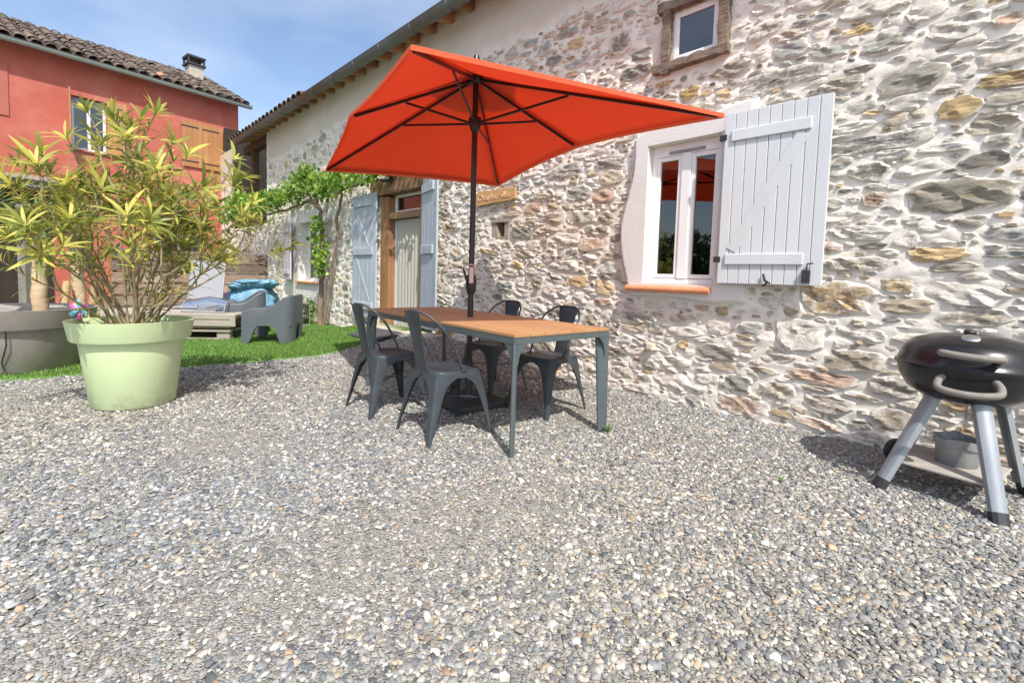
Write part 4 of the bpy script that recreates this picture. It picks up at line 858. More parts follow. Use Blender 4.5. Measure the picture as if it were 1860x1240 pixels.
# local x: towards the right corner is 0, to the left negative; local -y towards the yard
def rw(mb, x0, x1, z0, z1): mb.box(x0, x1, 0.0, 0.3, z0, z1)
wins = [(-3.98, -3.27, 4.05, 5.40)]
mb = MB(); rw(mb, -9, -3.98, -0.2, 6.3); rw(mb, -3.98, -3.27, -0.2, 4.05); rw(mb, -3.98, -3.27, 5.40, 6.3); rw(mb, -3.27, 0, -0.2, 6.3); mb.box(-0.3, 0, 0.3, 7, -0.2, 6.3)
mb.build('wall', M['red_wall'], red)
M['red_side'] = M['red_wall']
mb = MB(); mb.box(-9, -5.08, -0.025, -0.002, 4.55, 5.75); mb.build('render_panel', M['red_wall_dark'], red)
for x0, x1 in ((-4.55, -4.02), (-3.23, -2.72)): pass
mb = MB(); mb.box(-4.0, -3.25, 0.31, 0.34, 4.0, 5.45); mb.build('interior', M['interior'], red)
mb = MB(); frame_rect(mb, -3.975, -3.275, 4.055, 5.395, 0.12, 0.17, 0.06); mb.box(-3.66, -3.59, 0.115, 0.165, 4.1, 5.35); rwn = mb.build('window', M['pvc'], red, bevel=0.004)
for x0, x1 in ((-3.915, -3.66), (-3.59, -3.335)): MB().box(x0, x1, 0.14, 0.146, 4.115, 5.335).build('pane', M['glass'], rwn)
MB().box(-4.02, -3.23, -0.05, 0.12, 4.0, 4.045).build('sill', M['red_wall_dark'], rwn, bevel=0.006)
MB().box(-3.96, -3.29, 0.10, 0.118, 5.25, 5.385).build('blind_box', M['galvanised'], rwn)
def pine(x, z0, z1, w, rot, n=4):
    root = empty('shutter', (x, -0.03, z0), rot, red)
    for i in range(n): MB().box(i * w / n + 0.001, (i + 1) * w / n - 0.001, -0.03, 0.0, 0, z1 - z0).build('board', M['shutter_pine'], root, bevel=0.003)
    for zz in (0.16, z1 - z0 - 0.16): MB().box(-0.02, w * 0.8, -0.036, -0.0303, zz - 0.02, zz + 0.02).build('strap_hinge', M['black_iron'], root)
    return root
pine(-3.98, 4.05, 5.45, 0.5, R(-100)); pine(-3.27, 4.05, 5.42, 0.42, R(-20))
pine(-1.58, 4.1, 5.44, 0.55, 0.0); pine(-1.025, 4.1, 5.44, 0.55, 0.0)
mb = MB(); mb.box(-0.62, -0.06, -0.02, 0.0, 0.0, 2.05); mb.build('door', M['shutter_pine'], red, bevel=0.004)
mb = MB(); mb.box(-2.3, -1.1, -0.03, -0.002, 0.7, 2.05); gw = mb.build('window_frame', M['awning'], red, bevel=0.004)
for x0, x1 in ((-2.24, -1.73), (-1.67, -1.16)): MB().box(x0, x1, -0.036, -0.031, 0.78, 1.97).build('pane', M['glass'], gw)
# gutter and roof
mb = MB(); secs = []
for x in np.linspace(-8.5, 0.25, 12):
    secs.append([(x, -0.38 - 0.088, 6.262)] + [(x, -0.38 + 0.078 * math.cos(t), 6.25 + 0.078 * math.sin(t)) for t in np.linspace(math.pi, 2 * math.pi, 9)] + [(x, -0.38 + 0.07 * math.cos(t), 6.254 + 0.07 * math.sin(t)) for t in np.linspace(2 * math.pi, math.pi, 9)])
mb.loft(secs); mb.build('gutter', M['zinc_light'], red, smooth=40)
rp_ = math.tan(R(24.5)); ye, ze = -0.34, 6.30
mb = MB(); mb.add([(-8.6, ye, ze), (0.2, ye, ze), (0.2, 3.2, ze + (3.2 - ye) * rp_), (-8.6, 3.2, ze + (3.2 - ye) * rp_), (-8.6, ye, ze + 0.03), (0.2, ye, ze + 0.03), (0.2, 3.2, ze + 0.03 + (3.2 - ye) * rp_), (-8.6, 3.2, ze + 0.03 + (3.2 - ye) * rp_)], [(0, 3, 2, 1), (4, 5, 6, 7), (0, 1, 5, 4), (1, 2, 6, 5), (2, 3, 7, 6), (3, 0, 4, 7)])
rroof = mb.build('roof', M['tile_bed'], red)
rest_tiles = MB(); nt = 0
for r_ in range(13):
    for i in range(32):
        x = 0.10 - i * 0.262; y = ye - 0.06 + r_ * 0.345; z = ze + 0.035 + (y - ye) * rp_ + random.uniform(0, 0.02)
        if y > 2.95: continue
        new = (r_ == 0 and i in (24, 25)) or random.random() < 0.012
        M4 = Matrix.Translation((x + random.uniform(-.014, .014), y + random.uniform(-.02, .02), z)) @ Matrix.Rotation(random.uniform(-.06, .06), 4, 'Z') @ Matrix.Rotation(R(24.5) + random.uniform(-.03, .03), 4, 'X')
        if nt < 299 and i < 27:
            o = bpy.data.objects.new('tile', TILE_N if new else TILE); o.matrix_local = M4; link(o, rroof); nt += 1
        else: rest_tiles.add([tuple(M4 @ v.co) for v in TILE.vertices], [tuple(p.vertices) for p in TILE.polygons])
if rest_tiles.v: o = rest_tiles.build('tile_rows', M['tile'], rroof, smooth=40); o['kind'] = 'stuff'
mb = MB(); mb.box(-0.72, -0.30, 2.0, 2.42, 6.9, 7.86); ch = mb.build('chimney', M['render_grey'], rroof, bevel=0.01)
mb = MB(); mb.box(-0.78, -0.24, 1.94, 2.48, 7.86, 7.92); mb.box(-0.78, -0.24, 1.94, 2.48, 8.10, 8.16)
for dx in (-0.76, -0.31):
    for dy in (1.96, 2.41): mb.box(dx, dx + 0.05, dy, dy + 0.05, 7.92, 8.10)
mb.build('chimney_cap', M['black_iron'], ch)
# rolled awning and lean-to at the left of the red house
mb = MB(); mb.box(-8.0, -4.25, -0.75, -0.01, 2.86, 3.22); mb.v = [(x, y, z - (0.22 if y < -0.5 and z > 3 else 0)) for x, y, z in mb.v]
aw = mb.build('awning', M['awning'], red, bevel=0.02)
MB().box(-8.0, -4.2, -0.80, -0.70, 2.97, 3.03).build('front_bar', M['black_iron'], aw, bevel=0.004)
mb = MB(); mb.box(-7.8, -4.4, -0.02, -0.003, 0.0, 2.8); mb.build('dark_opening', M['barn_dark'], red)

# ------------------------------------------------------------------ plank fence between the houses
fe = empty('plank_fence', (-6.02, 12.15, zg(-6.02, 12.15)), math.atan2(0.786, 0.618)); tag(fe, 'weathered brown plank fence behind the blue bean bag', 'fence')
for i in range(6):
    mb = MB(); z = 0.03 + i * 0.238; mb.box(-3.4, -0.02, -0.02, 0.015, z, z + 0.222); mb.v = [(x, y + (0.03 * (q - z) / 0.222 if True else 0), q + 0.004 * math.sin(x * 3 + i)) for x, y, q in mb.v]; mb.build('plank', M['fence_wood'], fe, bevel=0.006)
for x in (-3.35, -1.9, -0.45): MB().box(x - 0.05, x + 0.05, 0.05, 0.13, 0, 1.40).build('post', M['shutter_pine'], fe, bevel=0.005)

# ------------------------------------------------------------------ lounge corner on the turf
def gz0(x, y): return float(zg(x, y)) + 0.022
pb = empty('pallet_bench', (-5.15, 7.25, gz0(-5.15, 7.25)), R(8)); tag(pb, 'low bench of stacked weathered pallets on the turf behind the green pot', 'bench')
for k in range(2):
    z = k * 0.17
    for y in (-0.42, 0.0, 0.42):
        for x in (-0.85, 0.0, 0.82): MB().box(x - 0.09, x + 0.09, y - 0.05, y + 0.05, z + 0.022, z + 0.115).build('block', M['pallet'], pb, bevel=0.004)
        MB().box(-0.95, 0.92, y - 0.05, y + 0.05, z, z + 0.0215).build('runner', M['pallet'], pb, bevel=0.003)
    for y in np.linspace(-0.44, 0.44, 6): MB().box(-0.96, 0.93, y - 0.06, y + 0.06, z + 0.1155, z + 0.140).build('plank', M['pallet'], pb, bevel=0.003)
for y in np.linspace(-0.40, 0.44, 5): MB().box(-0.97, 1.0, y - 0.085, y + 0.085, 0.345, 0.375).build('plank', M['pallet'], pb, bevel=0.003)
MB().box(-0.97, 1.0, -0.50, -0.478, 0.20, 0.372).build('fascia', M['pallet'], pb, bevel=0.003)
# grey mesh folding chair standing behind the bench
fc = empty('mesh_chair', (-5.35, 8.05, gz0(-5.35, 8.05)), R(12)); tag(fc, 'grey mesh reclining chair half hidden behind the big green potted plant', 'chair')
mb = MB(); T = Matrix.Rotation(R(-14), 4, 'X'); mb.box(-0.26, 0.26, -0.008, 0.008, 0.38, 1.22, T); mb.build('backrest', M['grey_mesh'], fc, bevel=0.004)
mb = MB(); mb.tube([tuple(T @ Vector(p)) for p in ((-0.27, 0, 0.0), (-0.27, 0, 1.2), (-0.24, 0, 1.24), (0.24, 0, 1.24), (0.27, 0, 1.2), (0.27, 0, 0.0))], 0.014, 8); mb.build('back_frame', M['galvanised'], fc, smooth=50)
MB().box(-0.26, 0.26, -0.52, -0.02, 0.40, 0.415).build('seat', M['grey_mesh'], fc, bevel=0.004)
for sx in (-0.27, 0.27): mb = MB(); mb.tube([(sx, -0.52, 0.41), (sx, 0.05, 0.41)], 0.013, 8); mb.tube([(sx, -0.50, 0.41), (sx, -0.2, 0.0)], 0.013, 8); mb.build('leg', M['galvanised'], fc, smooth=50)
# clear curved plastic cover lying on the bench
cv = empty('clear_cover', (-4.70, 7.28, gz0(-4.7, 7.28) + 0.377), R(8)); tag(cv, 'clear curved plastic cover with pale rim lying on the pallet bench', 'cover')
mb = MB(); secs = [[(x, -0.24 * math.cos(t), 0.24 * math.sin(t) * (1 - 0.25 * abs(x) / 0.3)) for t in np.linspace(0.05, math.pi - 0.05, 14)] for x in np.linspace(-0.3, 0.3, 7)]
mb.loft(secs, closed=False); sh_ = mb.build('shell', M['glass_clear'], cv, smooth=80, fix=False)
mb = MB()
for x in (-0.3, 0.3): mb.tube([(x, -0.24 * math.cos(t), 0.24 * math.sin(t) * 0.75 + 0.008) for t in np.linspace(0.0, math.pi, 14)], 0.009, 6)
for sy in (-0.24, 0.24): mb.tube([(-0.3, sy, 0.01), (0.3, sy, 0.01)], 0.009, 6)
mb.build('rim', M['galvanised'], cv, smooth=50)
# bean bag
bb = empty('bean_bag', (-5.02, 9.05, gz0(-5.02, 9.05)), R(0)); tag(bb, 'crumpled light blue bean bag with a pink side behind the grey armchairs', 'bean bag')
def blob(name, m, parent, rx, ry, rz, cz, seed, amp, fold):
    r = random.Random(seed); nu, nv = 72, 40; secs = []
    wv = [(Vector((r.gauss(0, 1), r.gauss(0, 1), r.gauss(0, 1))) * r.uniform(2, 6), r.random() * 6.28) for _ in range(6)]
    fv = [(Vector((r.gauss(0, 1), r.gauss(0, 1), r.gauss(0, 0.6))) * r.uniform(4, 9), r.random() * 6.28) for _ in range(6)]
    for j in range(nv + 1):
        ph = -math.pi / 2 + math.pi * j / nv; ring = []
        for i in range(nu):
            t = 2 * math.pi * i / nu; u = Vector((math.cos(ph) * math.cos(t), math.cos(ph) * math.sin(t), math.sin(ph)))
            f = 1 + amp * sum(math.sin(k.dot(u) + c) for k, c in wv) / 3 - fold * sum((1 - abs(math.sin(k.dot(u) + c))) ** 4 for k, c in fv) / 3
            sq = (abs(math.cos(t)) ** 3 + abs(math.sin(t)) ** 3) ** (-1 / 3)
            ring.append((rx * u.x * f * sq, ry * u.y * f * sq, max(0.004, cz + rz * u.z * (f if u.z > 0 else 1))))
        secs.append(ring)
    mb = MB(); mb.loft(secs); return mb.build(name, m, parent, smooth=80)
blob('cushion', M['blue_cloth'], bb, 0.46, 0.40, 0.42, 0.40, 4, 0.06, 0.16)
o = blob('flap', M['blue_cloth'], bb, 0.46, 0.38, 0.11, 0.10, 9, 0.14, 0.34); o.location = (0.05, -0.05, 0.66); o.rotation_euler = (R(-8), R(-6), 0.3)
o = blob('side_panel', M['pink_cloth'], bb, 0.10, 0.14, 0.28, 0.32, 2, 0.05, 0.08); o.location = (-0.42, -0.20, 0)

def armchair():
    root = empty('resin_armchair', (0, 0, 0))
    # plan: a U, open to +x (front); stations along the wall of the chair
    Wd, Dp = 0.31, 0.34
    plan = []
    for x in np.linspace(Dp, -Dp + 0.14, 14): plan.append((x, Wd, 'side'))
    for t in np.linspace(0.1, 0.9, 7): a = math.pi / 2 + t * math.pi / 2; plan.append((-Dp + 0.14 + 0.14 * math.cos(a), Wd - 0.14 + 0.14 * math.sin(a), 'corner'))
    for y in np.linspace(Wd - 0.14, -Wd + 0.14, 9): plan.append((-Dp, y, 'back'))
    for t in np.linspace(0.1, 0.9, 7): a = math.pi + t * math.pi / 2; plan.append((-Dp + 0.14 + 0.14 * math.cos(a), -Wd + 0.14 + 0.14 * math.sin(a), 'corner'))
    for x in np.linspace(-Dp + 0.14, Dp, 14): plan.append((x, -Wd, 'side'))
    secs = []
    for x, y, kind in plan:
        u = (x + Dp) / (2 * Dp)                       # 0 back .. 1 front
        top = 0.70 - 0.19 * sst(0.05, 0.55, u) - 0.05 * sst(0.75, 1.0, u)
        # underside: legs at the front ends and the two rear corners, arches between
        if kind == 'back': bot = 0.27 * float(1 - sst(0.06, 0.13, abs(y)))
        elif kind == 'corner': bot = 0.0
        else: bot = 0.25 * float(sst(0.20, 0.36, u) * (1 - sst(0.70, 0.86, u)))
        sl = 0.06 * (1 - u); th_ = 0.035
        nx_, ny_ = (0, 1 if y > 0 else -1) if kind == 'side' else ((-1, 0) if kind == 'back' else (None, None))
        if nx_ is None: c_ = Vector((-Dp + 0.14, (Wd - 0.14) * (1 if y > 0 else -1))); v = Vector((x, y)) - c_; v.normalize(); nx_, ny_ = v.x, v.y
        def pt(z, off): 
            k = 0.05 * (0.35 - z)                     # legs splay outwards towards the ground
            return (x + nx_ * (k + off) - sl * (z - 0.35), y + ny_ * (k + off), z)
        secs.append([pt(bot, 0), pt(max(bot, 0.02) * 0.5 + top * 0.5, 0.006), pt(top - 0.015, 0.004), pt(top, -0.010), pt(top - 0.006, -th_), pt(max(bot, 0.02) * 0.5 + top * 0.5, -th_), pt(bot, -th_ - 0.01 if bot < 0.02 else -th_)])
    mb = MB(); mb.loft(secs); mb.build('shell', M['resin'], root, smooth=42, bevel=0.004)
    mb = MB(); gx_ = np.linspace(-Dp + 0.02, Dp + 0.01, 9); gy_ = np.linspace(-Wd + 0.02, Wd - 0.02, 9); secs = [[(x, y, 0.345 + 0.05 * (x / Dp) - 0.02 * (1 - (y / Wd) ** 2) + (0.012 if x > Dp - 0.02 else 0)) for y in gy_] + [(x, y, 0.30 + 0.05 * (x / Dp)) for y in gy_[::-1]] for x in gx_]
    mb.loft(secs); mb.build('seat', M['resin'], root, smooth=50)
    return root
def copy_tree(o, parent=None):
    c = o.copy(); COL.objects.link(c); c.parent = parent
    for ch_ in list(o.children): copy_tree(ch_, c)
    return c
ac = armchair(); ac.location = (-3.55, 6.98, gz0(-3.55, 6.98)); ac.rotation_euler.z = R(188)
tag(ac, 'dark grey moulded armchair on the turf, the nearer of two, its back to the vine', 'armchair', 'grey resin armchairs on the turf')
ac2 = copy_tree(ac); ac2.location = (-4.42, 7.62, gz0(-4.42, 7.62)); ac2.rotation_euler.z = R(212)
tag(ac2, 'dark grey moulded armchair in front of the blue bean bag, partly hidden by its twin', 'armchair', 'grey resin armchairs on the turf')

# glass lantern and block by the wall
ln = empty('glass_lantern', (-4.12, 9.12, gz0(-4.12, 9.12)), HA); tag(ln, 'tall square glass lantern on the turf beside the vine trunk', 'lantern')
for nm, bx in (('pane', (-0.11, 0.11, -0.113, -0.107, 0.03, 0.40)), ('pane', (-0.11, 0.11, 0.107, 0.113, 0.03, 0.40)), ('pane', (-0.113, -0.107, -0.1, 0.1, 0.03, 0.40)), ('pane', (0.107, 0.113, -0.1, 0.1, 0.03, 0.40))): MB().box(*bx).build(nm, M['glass_clear'], ln)
mb = MB()
for sx in (-0.115, 0.115):
    for sy in (-0.115, 0.115): mb.box(sx - 0.008, sx + 0.008, sy - 0.008, sy + 0.008, 0, 0.42)
mb.box(-0.125, 0.125, -0.125, 0.125, 0.0, 0.028); mb.box(-0.13, 0.13, -0.13, 0.13, 0.42, 0.445); mb.build('frame', M['post_grey'], ln, bevel=0.003)
mb = MB(); mb.lathe([(0.0, 0.03), (0.05, 0.03), (0.05, 0.16), (0.0, 0.16)], 20); mb.build('candle', M['box_cream'], ln, smooth=40)
bk = empty('wooden_block', (*from_house(-8.05, 0.30), gz0(*from_house(-8.05, 0.30))), HA); tag(bk, 'short orange brown wooden edging block at the foot of the vine', 'block')
MB().box(-0.16, 0.16, -0.05, 0.05, 0, 0.13).build('block', M['shutter_pine'], bk, bevel=0.008)
# step and door mat
st_ = empty('door_step', (*from_house(-4.75, 0.20), 0), HA); tag(st_, 'worn pale stone step in front of the glazed door', 'step')
MB().box(-0.95, 1.0, -0.16, 0.19, -0.05, 0.245).build('slab', M['stoop'], st_, bevel=0.02)
mt = empty('door_mat', (*from_house(-4.62, 0.62), 0), HA); tag(mt, 'charcoal door mat lying on the turf before the step', 'mat')
mb = MB(); xs_ = np.linspace(-0.40, 0.40, 10); ys_ = np.linspace(-0.21, 0.21, 8)
def mz(x, y): wx, wy = from_house(-4.62 + x, 0.62 - y); return float(zg(wx, wy)) + 0.045
secs = [[(x, y, mz(x, y) + 0.012) for y in ys_] + [(x, y, mz(x, y)) for y in ys_[::-1]] for x in xs_]; mb.loft(secs); mb.build('pile', M['mat_grey'], mt)

# ------------------------------------------------------------------ potted plants
def pot(name, loc, rt, rb, h, m, label, band=0.15):
    root = empty(name, loc, 0.3); tag(root, label, 'flower pot')
    ri = rt - 0.058
    prof = [(0.0, 0.0), (rb - 0.015, 0.0), (rb, 0.015), (ri - 0.02, h - band), (ri, h - band + 0.003)]
    mb = MB(); mb.lathe(prof + [(ri - 0.03, h - band + 0.003), (ri - 0.06, h - 0.12)], 64); mb.build('body', m, root, smooth=40)
    mb = MB(); mb.lathe([(ri - 0.028, h - band - 0.002), (rt - 0.038, h - band), (rt - 0.03, h - band + 0.012), (rt - 0.008, h - 0.012), (rt - 0.004, h - 0.003), (rt - 0.015, h), (rt - 0.03, h - 0.006), (rt - 0.05, h - 0.05), (rt - 0.07, h - band + 0.02)], 64); mb.build('rim', m, root, smooth=50)
    mb = MB(); n = 40; secs = [[(f * (rt - 0.055) * math.cos(2 * math.pi * k / n), f * (rt - 0.055) * math.sin(2 * math.pi * k / n), h - 0.085 + 0.03 * (1 - f) + 0.008 * math.sin(k * 3 + f * 20)) for k in range(n)] for f in (1.0, 0.7, 0.4, 0.05)]
    mb.loft(secs, cap=False); mb.build('soil', M['soil'], root, smooth=60)
    return root
GP = Vector((-2.96, 3.64, 0.0)); pot('green_pot', GP + Vector((0, 0, 0.005)), 0.405, 0.268, 0.66, M['pot_green'], 'big round pistachio green plastic pot on the gravel')
YP = Vector((-5.10, 4.76, 0.0)); pot('grey_pot', YP + Vector((0, 0, 0.005)), 0.66, 0.50, 0.62, M['pot_grey'], 'big taupe grey plastic pot at the left edge behind the green pot', band=0.19)

def lance(n=5, w=0.068):
    """leaf of length 1 along +x, folded along the midrib and curving down"""
    vs, fs = [], []
    for i in range(n + 1):
        t = i / n; wd = w * math.sin(math.pi * min(1, t * 0.92 + 0.06)) ** 0.8 * (1 if t < 0.999 else 0.05); z = 0.10 * t - 0.28 * t * t
        vs += [(t, -wd, z + 0.25 * wd), (t, 0, z), (t, wd, z + 0.25 * wd)]
    for i in range(n):
        b = i * 3; fs += [(b, b + 3, b + 4, b + 1), (b + 1, b + 4, b + 5, b + 2)]
    return vs, fs
LV, LF = lance(); LVn = np.array(LV)
leafmesh = bpy.data.meshes.new('leaf'); leafmesh.from_pydata(LV, [], LF); leafmesh.update(); leafmesh.materials.append(M['oleander']); leafmesh.polygons.foreach_set('use_smooth', [True] * len(leafmesh.polygons))

def oleander():
    root = empty('oleander_bush', GP + Vector((0, 0, 0.575))); tag(root, 'bushy yellow green oleander growing in the green pot', 'plant')
    r = random.Random(21); leaves = []; stem_paths = []
    def whorl(p, d, n, l0, l1, spread):
        d = d.normalized(); x = d.orthogonal().normalized(); y = d.cross(x); a0 = r.random() * 6.28; yel = r.random() < 0.25
        for i in range(n):
            a = a0 + i * 2.4; tilt = spread * (0.55 + 0.6 * r.random()); dirn = d * math.cos(tilt) + (x * math.cos(a) + y * math.sin(a)) * math.sin(tilt)
            side = dirn.cross(d); side = side.normalized() if side.length > 1e-3 else x
            up = side.cross(dirn).normalized(); l = r.uniform(l0, l1) * r.choice((0.7, 1, 1, 1.1)); dirn = (dirn + Vector((0, 0, -0.18 * r.random()))).normalized()
            mat = Matrix(((dirn.x, side.x, up.x), (dirn.y, side.y, up.y), (dirn.z, side.z, up.z)))
            leaves.append((p - d * r.uniform(0, 0.035), mat, l, r.random() * 0.25 + (0.66 if yel else r.choice((0.1, 0.3, 0.45, 0.55)))))
    def grow(p, d, length, rad, lvl):
        n = 5; pts = [p]; dd = d.copy()
        for i in range(n):
            dd = (dd + Vector((r.uniform(-.12, .12), r.uniform(-.12, .12), 0.05 + r.uniform(-.08, .08)))).normalized(); pts.append(pts[-1] + dd * length / n)
        stem_paths.append((pts, rad, rad * 0.6))
        if lvl >= 2 or length < 0.16:
            whorl(pts[-1], dd, r.randint(8, 13), 0.12, 0.20, 1.0)
            if r.random() < 0.85: whorl(pts[-2], dd, r.randint(5, 8), 0.10, 0.16, 1.3)
            if r.random() < 0.45: whorl(pts[-3], dd, r.randint(3, 6), 0.09, 0.15, 1.4)
            return
        k = r.choice((2, 2, 3)); a0 = r.random() * 6.28; x = dd.orthogonal().normalized(); y = dd.cross(x)
        for i in range(k):
            a = a0 + i * 6.28 / k + r.uniform(-.4, .4); t = r.uniform(0.35, 0.65); nd_ = dd * math.cos(t) + (x * math.cos(a) + y * math.sin(a)) * math.sin(t)
            grow(pts[-1], nd_.normalized(), length * r.uniform(0.5, 0.78), rad * 0.6, lvl + 1)
        for kk in ((2, 3, 4, 5) if lvl == 0 else (2, 3, 4, 5)):
            if r.random() < (0.42 if lvl == 0 else 0.66): whorl(pts[kk], dd, r.randint(3, 5), 0.09, 0.16, 1.2)
    for i in range(23):
        a = i * 2.399 + r.uniform(-.2, .2); tilt = 0.08 + 0.86 * (i / 22) ** 0.85 + r.uniform(-.08, .08)
        d = Vector((math.cos(a) * math.sin(tilt), math.sin(a) * math.sin(tilt), math.cos(tilt)))
        base = Vector((math.cos(a) * 0.05 + r.uniform(-.06, .06), math.sin(a) * 0.05 + r.uniform(-.06, .06), 0))
        grow(base, d, r.uniform(0.46, 0.70) * (1.05 if tilt < 0.5 else 0.88), 0.011, 0)
    # two tall thin shoots and a long low branch to the right
    for b, d, l in (((0.03, -0.1, 0.3), (0.16, -0.25, 1.0), 1.05), ((-0.05, 0.05, 0.3), (0.06, 0.05, 1.0), 1.25), ((0.1, -0.05, 0.15), (0.95, 0.25, 0.42), 1.05), ((0.1, 0.0, 0.25), (0.85, 0.2, 0.65), 1.0), ((-0.1, 0.0, 0.2), (-0.95, -0.3, 0.65), 0.8), ((-0.1, -0.05, 0.3), (-0.7, -0.5, 0.8), 0.8), ((0, 0.0, 0.3), (-0.3, -0.1, 1.0), 1.1), ((0.05, 0.0, 0.35), (0.38, 0.05, 1.0), 1.05), ((-0.05, 0.05, 0.35), (-0.12, 0.1, 1.0), 1.15), ((0.0, -0.05, 0.3), (0.5, -0.1, 0.85), 0.95)):
        grow(Vector(b), Vector(d).normalized(), l * 0.7, 0.010, 1)
    return root, leaves, stem_paths
ol, leaves, stems = oleander()
mb = MB()
stems.sort(key=lambda q: -q[1])
for pts, ra, rb in stems[:26]: q = MB(); q.tube(pts, list(np.linspace(ra, rb, len(pts))), 6); q.build('stem', M['stem'], ol, smooth=60)
for pts, ra, rb in stems[26:]: mb.tube(pts, list(np.linspace(ra, rb, len(pts))), 5)
o = mb.build('twigs', M['stem'], ol, smooth=60); o['kind'] = 'stuff'
camp = Vector((0, 0, 1.08)) - (GP + Vector((0, 0, 0.575)))
leaves.sort(key=lambda q: (q[0] - camp).length / q[2])
for p, mt_, l, tone in leaves[:299]:
    o = bpy.data.objects.new('leaf', leafmesh); o.matrix_local = Matrix.Translation(p) @ (mt_ * l).to_4x4(); link(o, ol)
rl = leaves[299:]
VV = np.concatenate([(LVn * l) @ np.array(mt_).T + np.array(p) for p, mt_, l, tone in rl]); FF = np.concatenate([np.array(LF) + i * len(LV) for i in range(len(rl))])
me = np_mesh('foliage', VV, polys=[FF], attrs={'tone': ('FLOAT', np.repeat([q[3] for q in rl], len(LV)))}); me.materials.append(M['oleander']); me.polygons.foreach_set('use_smooth', np.ones(len(me.polygons), bool))
o = link(bpy.data.objects.new('foliage', me), ol); o['kind'] = 'stuff'
print('oleander leaves', len(leaves), 'stones', len(stones))

# pale trunked yucca in the grey pot
yu = empty('yucca', YP + Vector((0, 0, 0.54))); tag(yu, 'yucca with three pale trunks growing in the grey pot', 'plant')
r = random.Random(8); YL = []
for (x, y, h, ra) in ((-0.08, -0.15, 0.95, 0.055), (0.31, -0.02, 0.85, 0.062), (0.42, 0.28, 1.0, 0.06)):
    pts = [(x + r.uniform(-.012, .012), y + r.uniform(-.012, .012), h * t) for t in np.linspace(0, 1, 9)]; mb = MB(); mb.tube(pts, [ra * (1 + r.uniform(-.1, .1)) for _ in pts], 10); mb.build('trunk', M['trunk_pale'], yu, smooth=40)
    for i in range(46):
        a = i * 2.4; t = 0.25 + 1.5 * (i / 46); d = Vector((math.cos(a) * math.sin(t), math.sin(a) * math.sin(t), math.cos(t))); side = d.cross(Vector((0, 0, 1))).normalized(); upv = side.cross(d)
        YL.append((np.array(pts[-1]), np.array(Matrix(((d.x, side.x, upv.x), (d.y, side.y, upv.y), (d.z, side.z, upv.z)))), r.uniform(0.32, 0.5), r.random()))
sc_ = np.array([1, 0.55, 1.3])
VV = np.concatenate([(LVn * sc_ * l) @ m_.T + p for p, m_, l, tone in YL]); FF = np.concatenate([np.array(LF) + i * len(LV) for i in range(len(YL))])
me = np_mesh('foliage', VV, polys=[FF], attrs={'tone': ('FLOAT', np.repeat([q[3] for q in YL], len(LV)))}); me.materials.append(M['palm_leaf']); o = link(bpy.data.objects.new('foliage', me), yu); o['kind'] = 'stuff'
# cable down the grey pot
mb = MB(); mb.tube([YP + Vector(p) for p in ((0.40, -0.50, 0.60), (0.42, -0.46, 0.45), (0.40, -0.44, 0.30), (0.34, -0.43, 0.14), (0.345, -0.41, 0.03), (0.40, -0.42, 0.035), (0.52, -0.36, 0.03))], 0.006, 6)
o = mb.build('cable', M['cord'], smooth=60); tag(o, 'thin black cable hanging down the grey pot', 'cable')
# pinwheel stuck in the green pot
pwl = empty('pinwheel', GP + Vector((-0.315, -0.10, 0.57))); tag(pwl, 'small turquoise and pink toy pinwheel stuck in the green pot', 'pinwheel')
mb = MB(); mb.tube([(0, 0, -0.05), (0.01, 0, 0.16)], 0.005, 6); mb.build('stick', M['ribbon'], pwl)
for i in range(6):
    a = i * math.pi / 3; c_, s_ = math.cos(a), math.sin(a); f = lambda u, v, w: (0.012 + u * c_ - v * s_, -0.02 + w, 0.165 + u * s_ + v * c_)
    mb = MB(); g = [[f(0, 0, 0), f(0.03, 0.004, 0.0), f(0.06, 0.012, -0.004)], [f(0.012, 0.016, -0.014), f(0.045, 0.028, -0.022), f(0.074, 0.026, -0.014)], [f(0.018, 0.03, -0.004), f(0.045, 0.048, -0.008), f(0.068, 0.052, -0.002)]]
    mb.loft(g, closed=False); mb.build('vane', M['pin_blue'] if i % 2 else M['pin_pink'], pwl, smooth=80, fix=False)

# lean-to clutter at the far left
wpz = empty('wooden_post', (-8.9, 8.55, gz0(-8.9, 8.55))); tag(wpz, 'square grey post standing behind the grey pot', 'post')
MB().box(-0.07, 0.07, -0.07, 0.07, 0, 2.1).build('shaft', M['post_grey'], wpz, bevel=0.008); MB().box(-0.11, 0.11, -0.11, 0.11, 0, 0.05).build('foot', M['black_iron'], wpz)
r = random.Random(5)
for i, (x, y, lbl) in enumerate(((-8.45, 8.75, 'left'), (-8.28, 8.85, 'middle'), (-8.10, 8.95, 'right'))):
    mb = MB(); mb.tube([(0, 0, 0), (-0.03, 0.1, 0.35), (-0.08, 0.2, 0.72)], [0.065, 0.062, 0.058], 10)
    o = mb.build('log', M['log'], None, smooth=50); o.location = (x, y, gz0(x, y)); tag(o, 'split firewood log leaning behind the grey pot, %s of three' % lbl, 'log', 'logs leaning behind the grey pot')

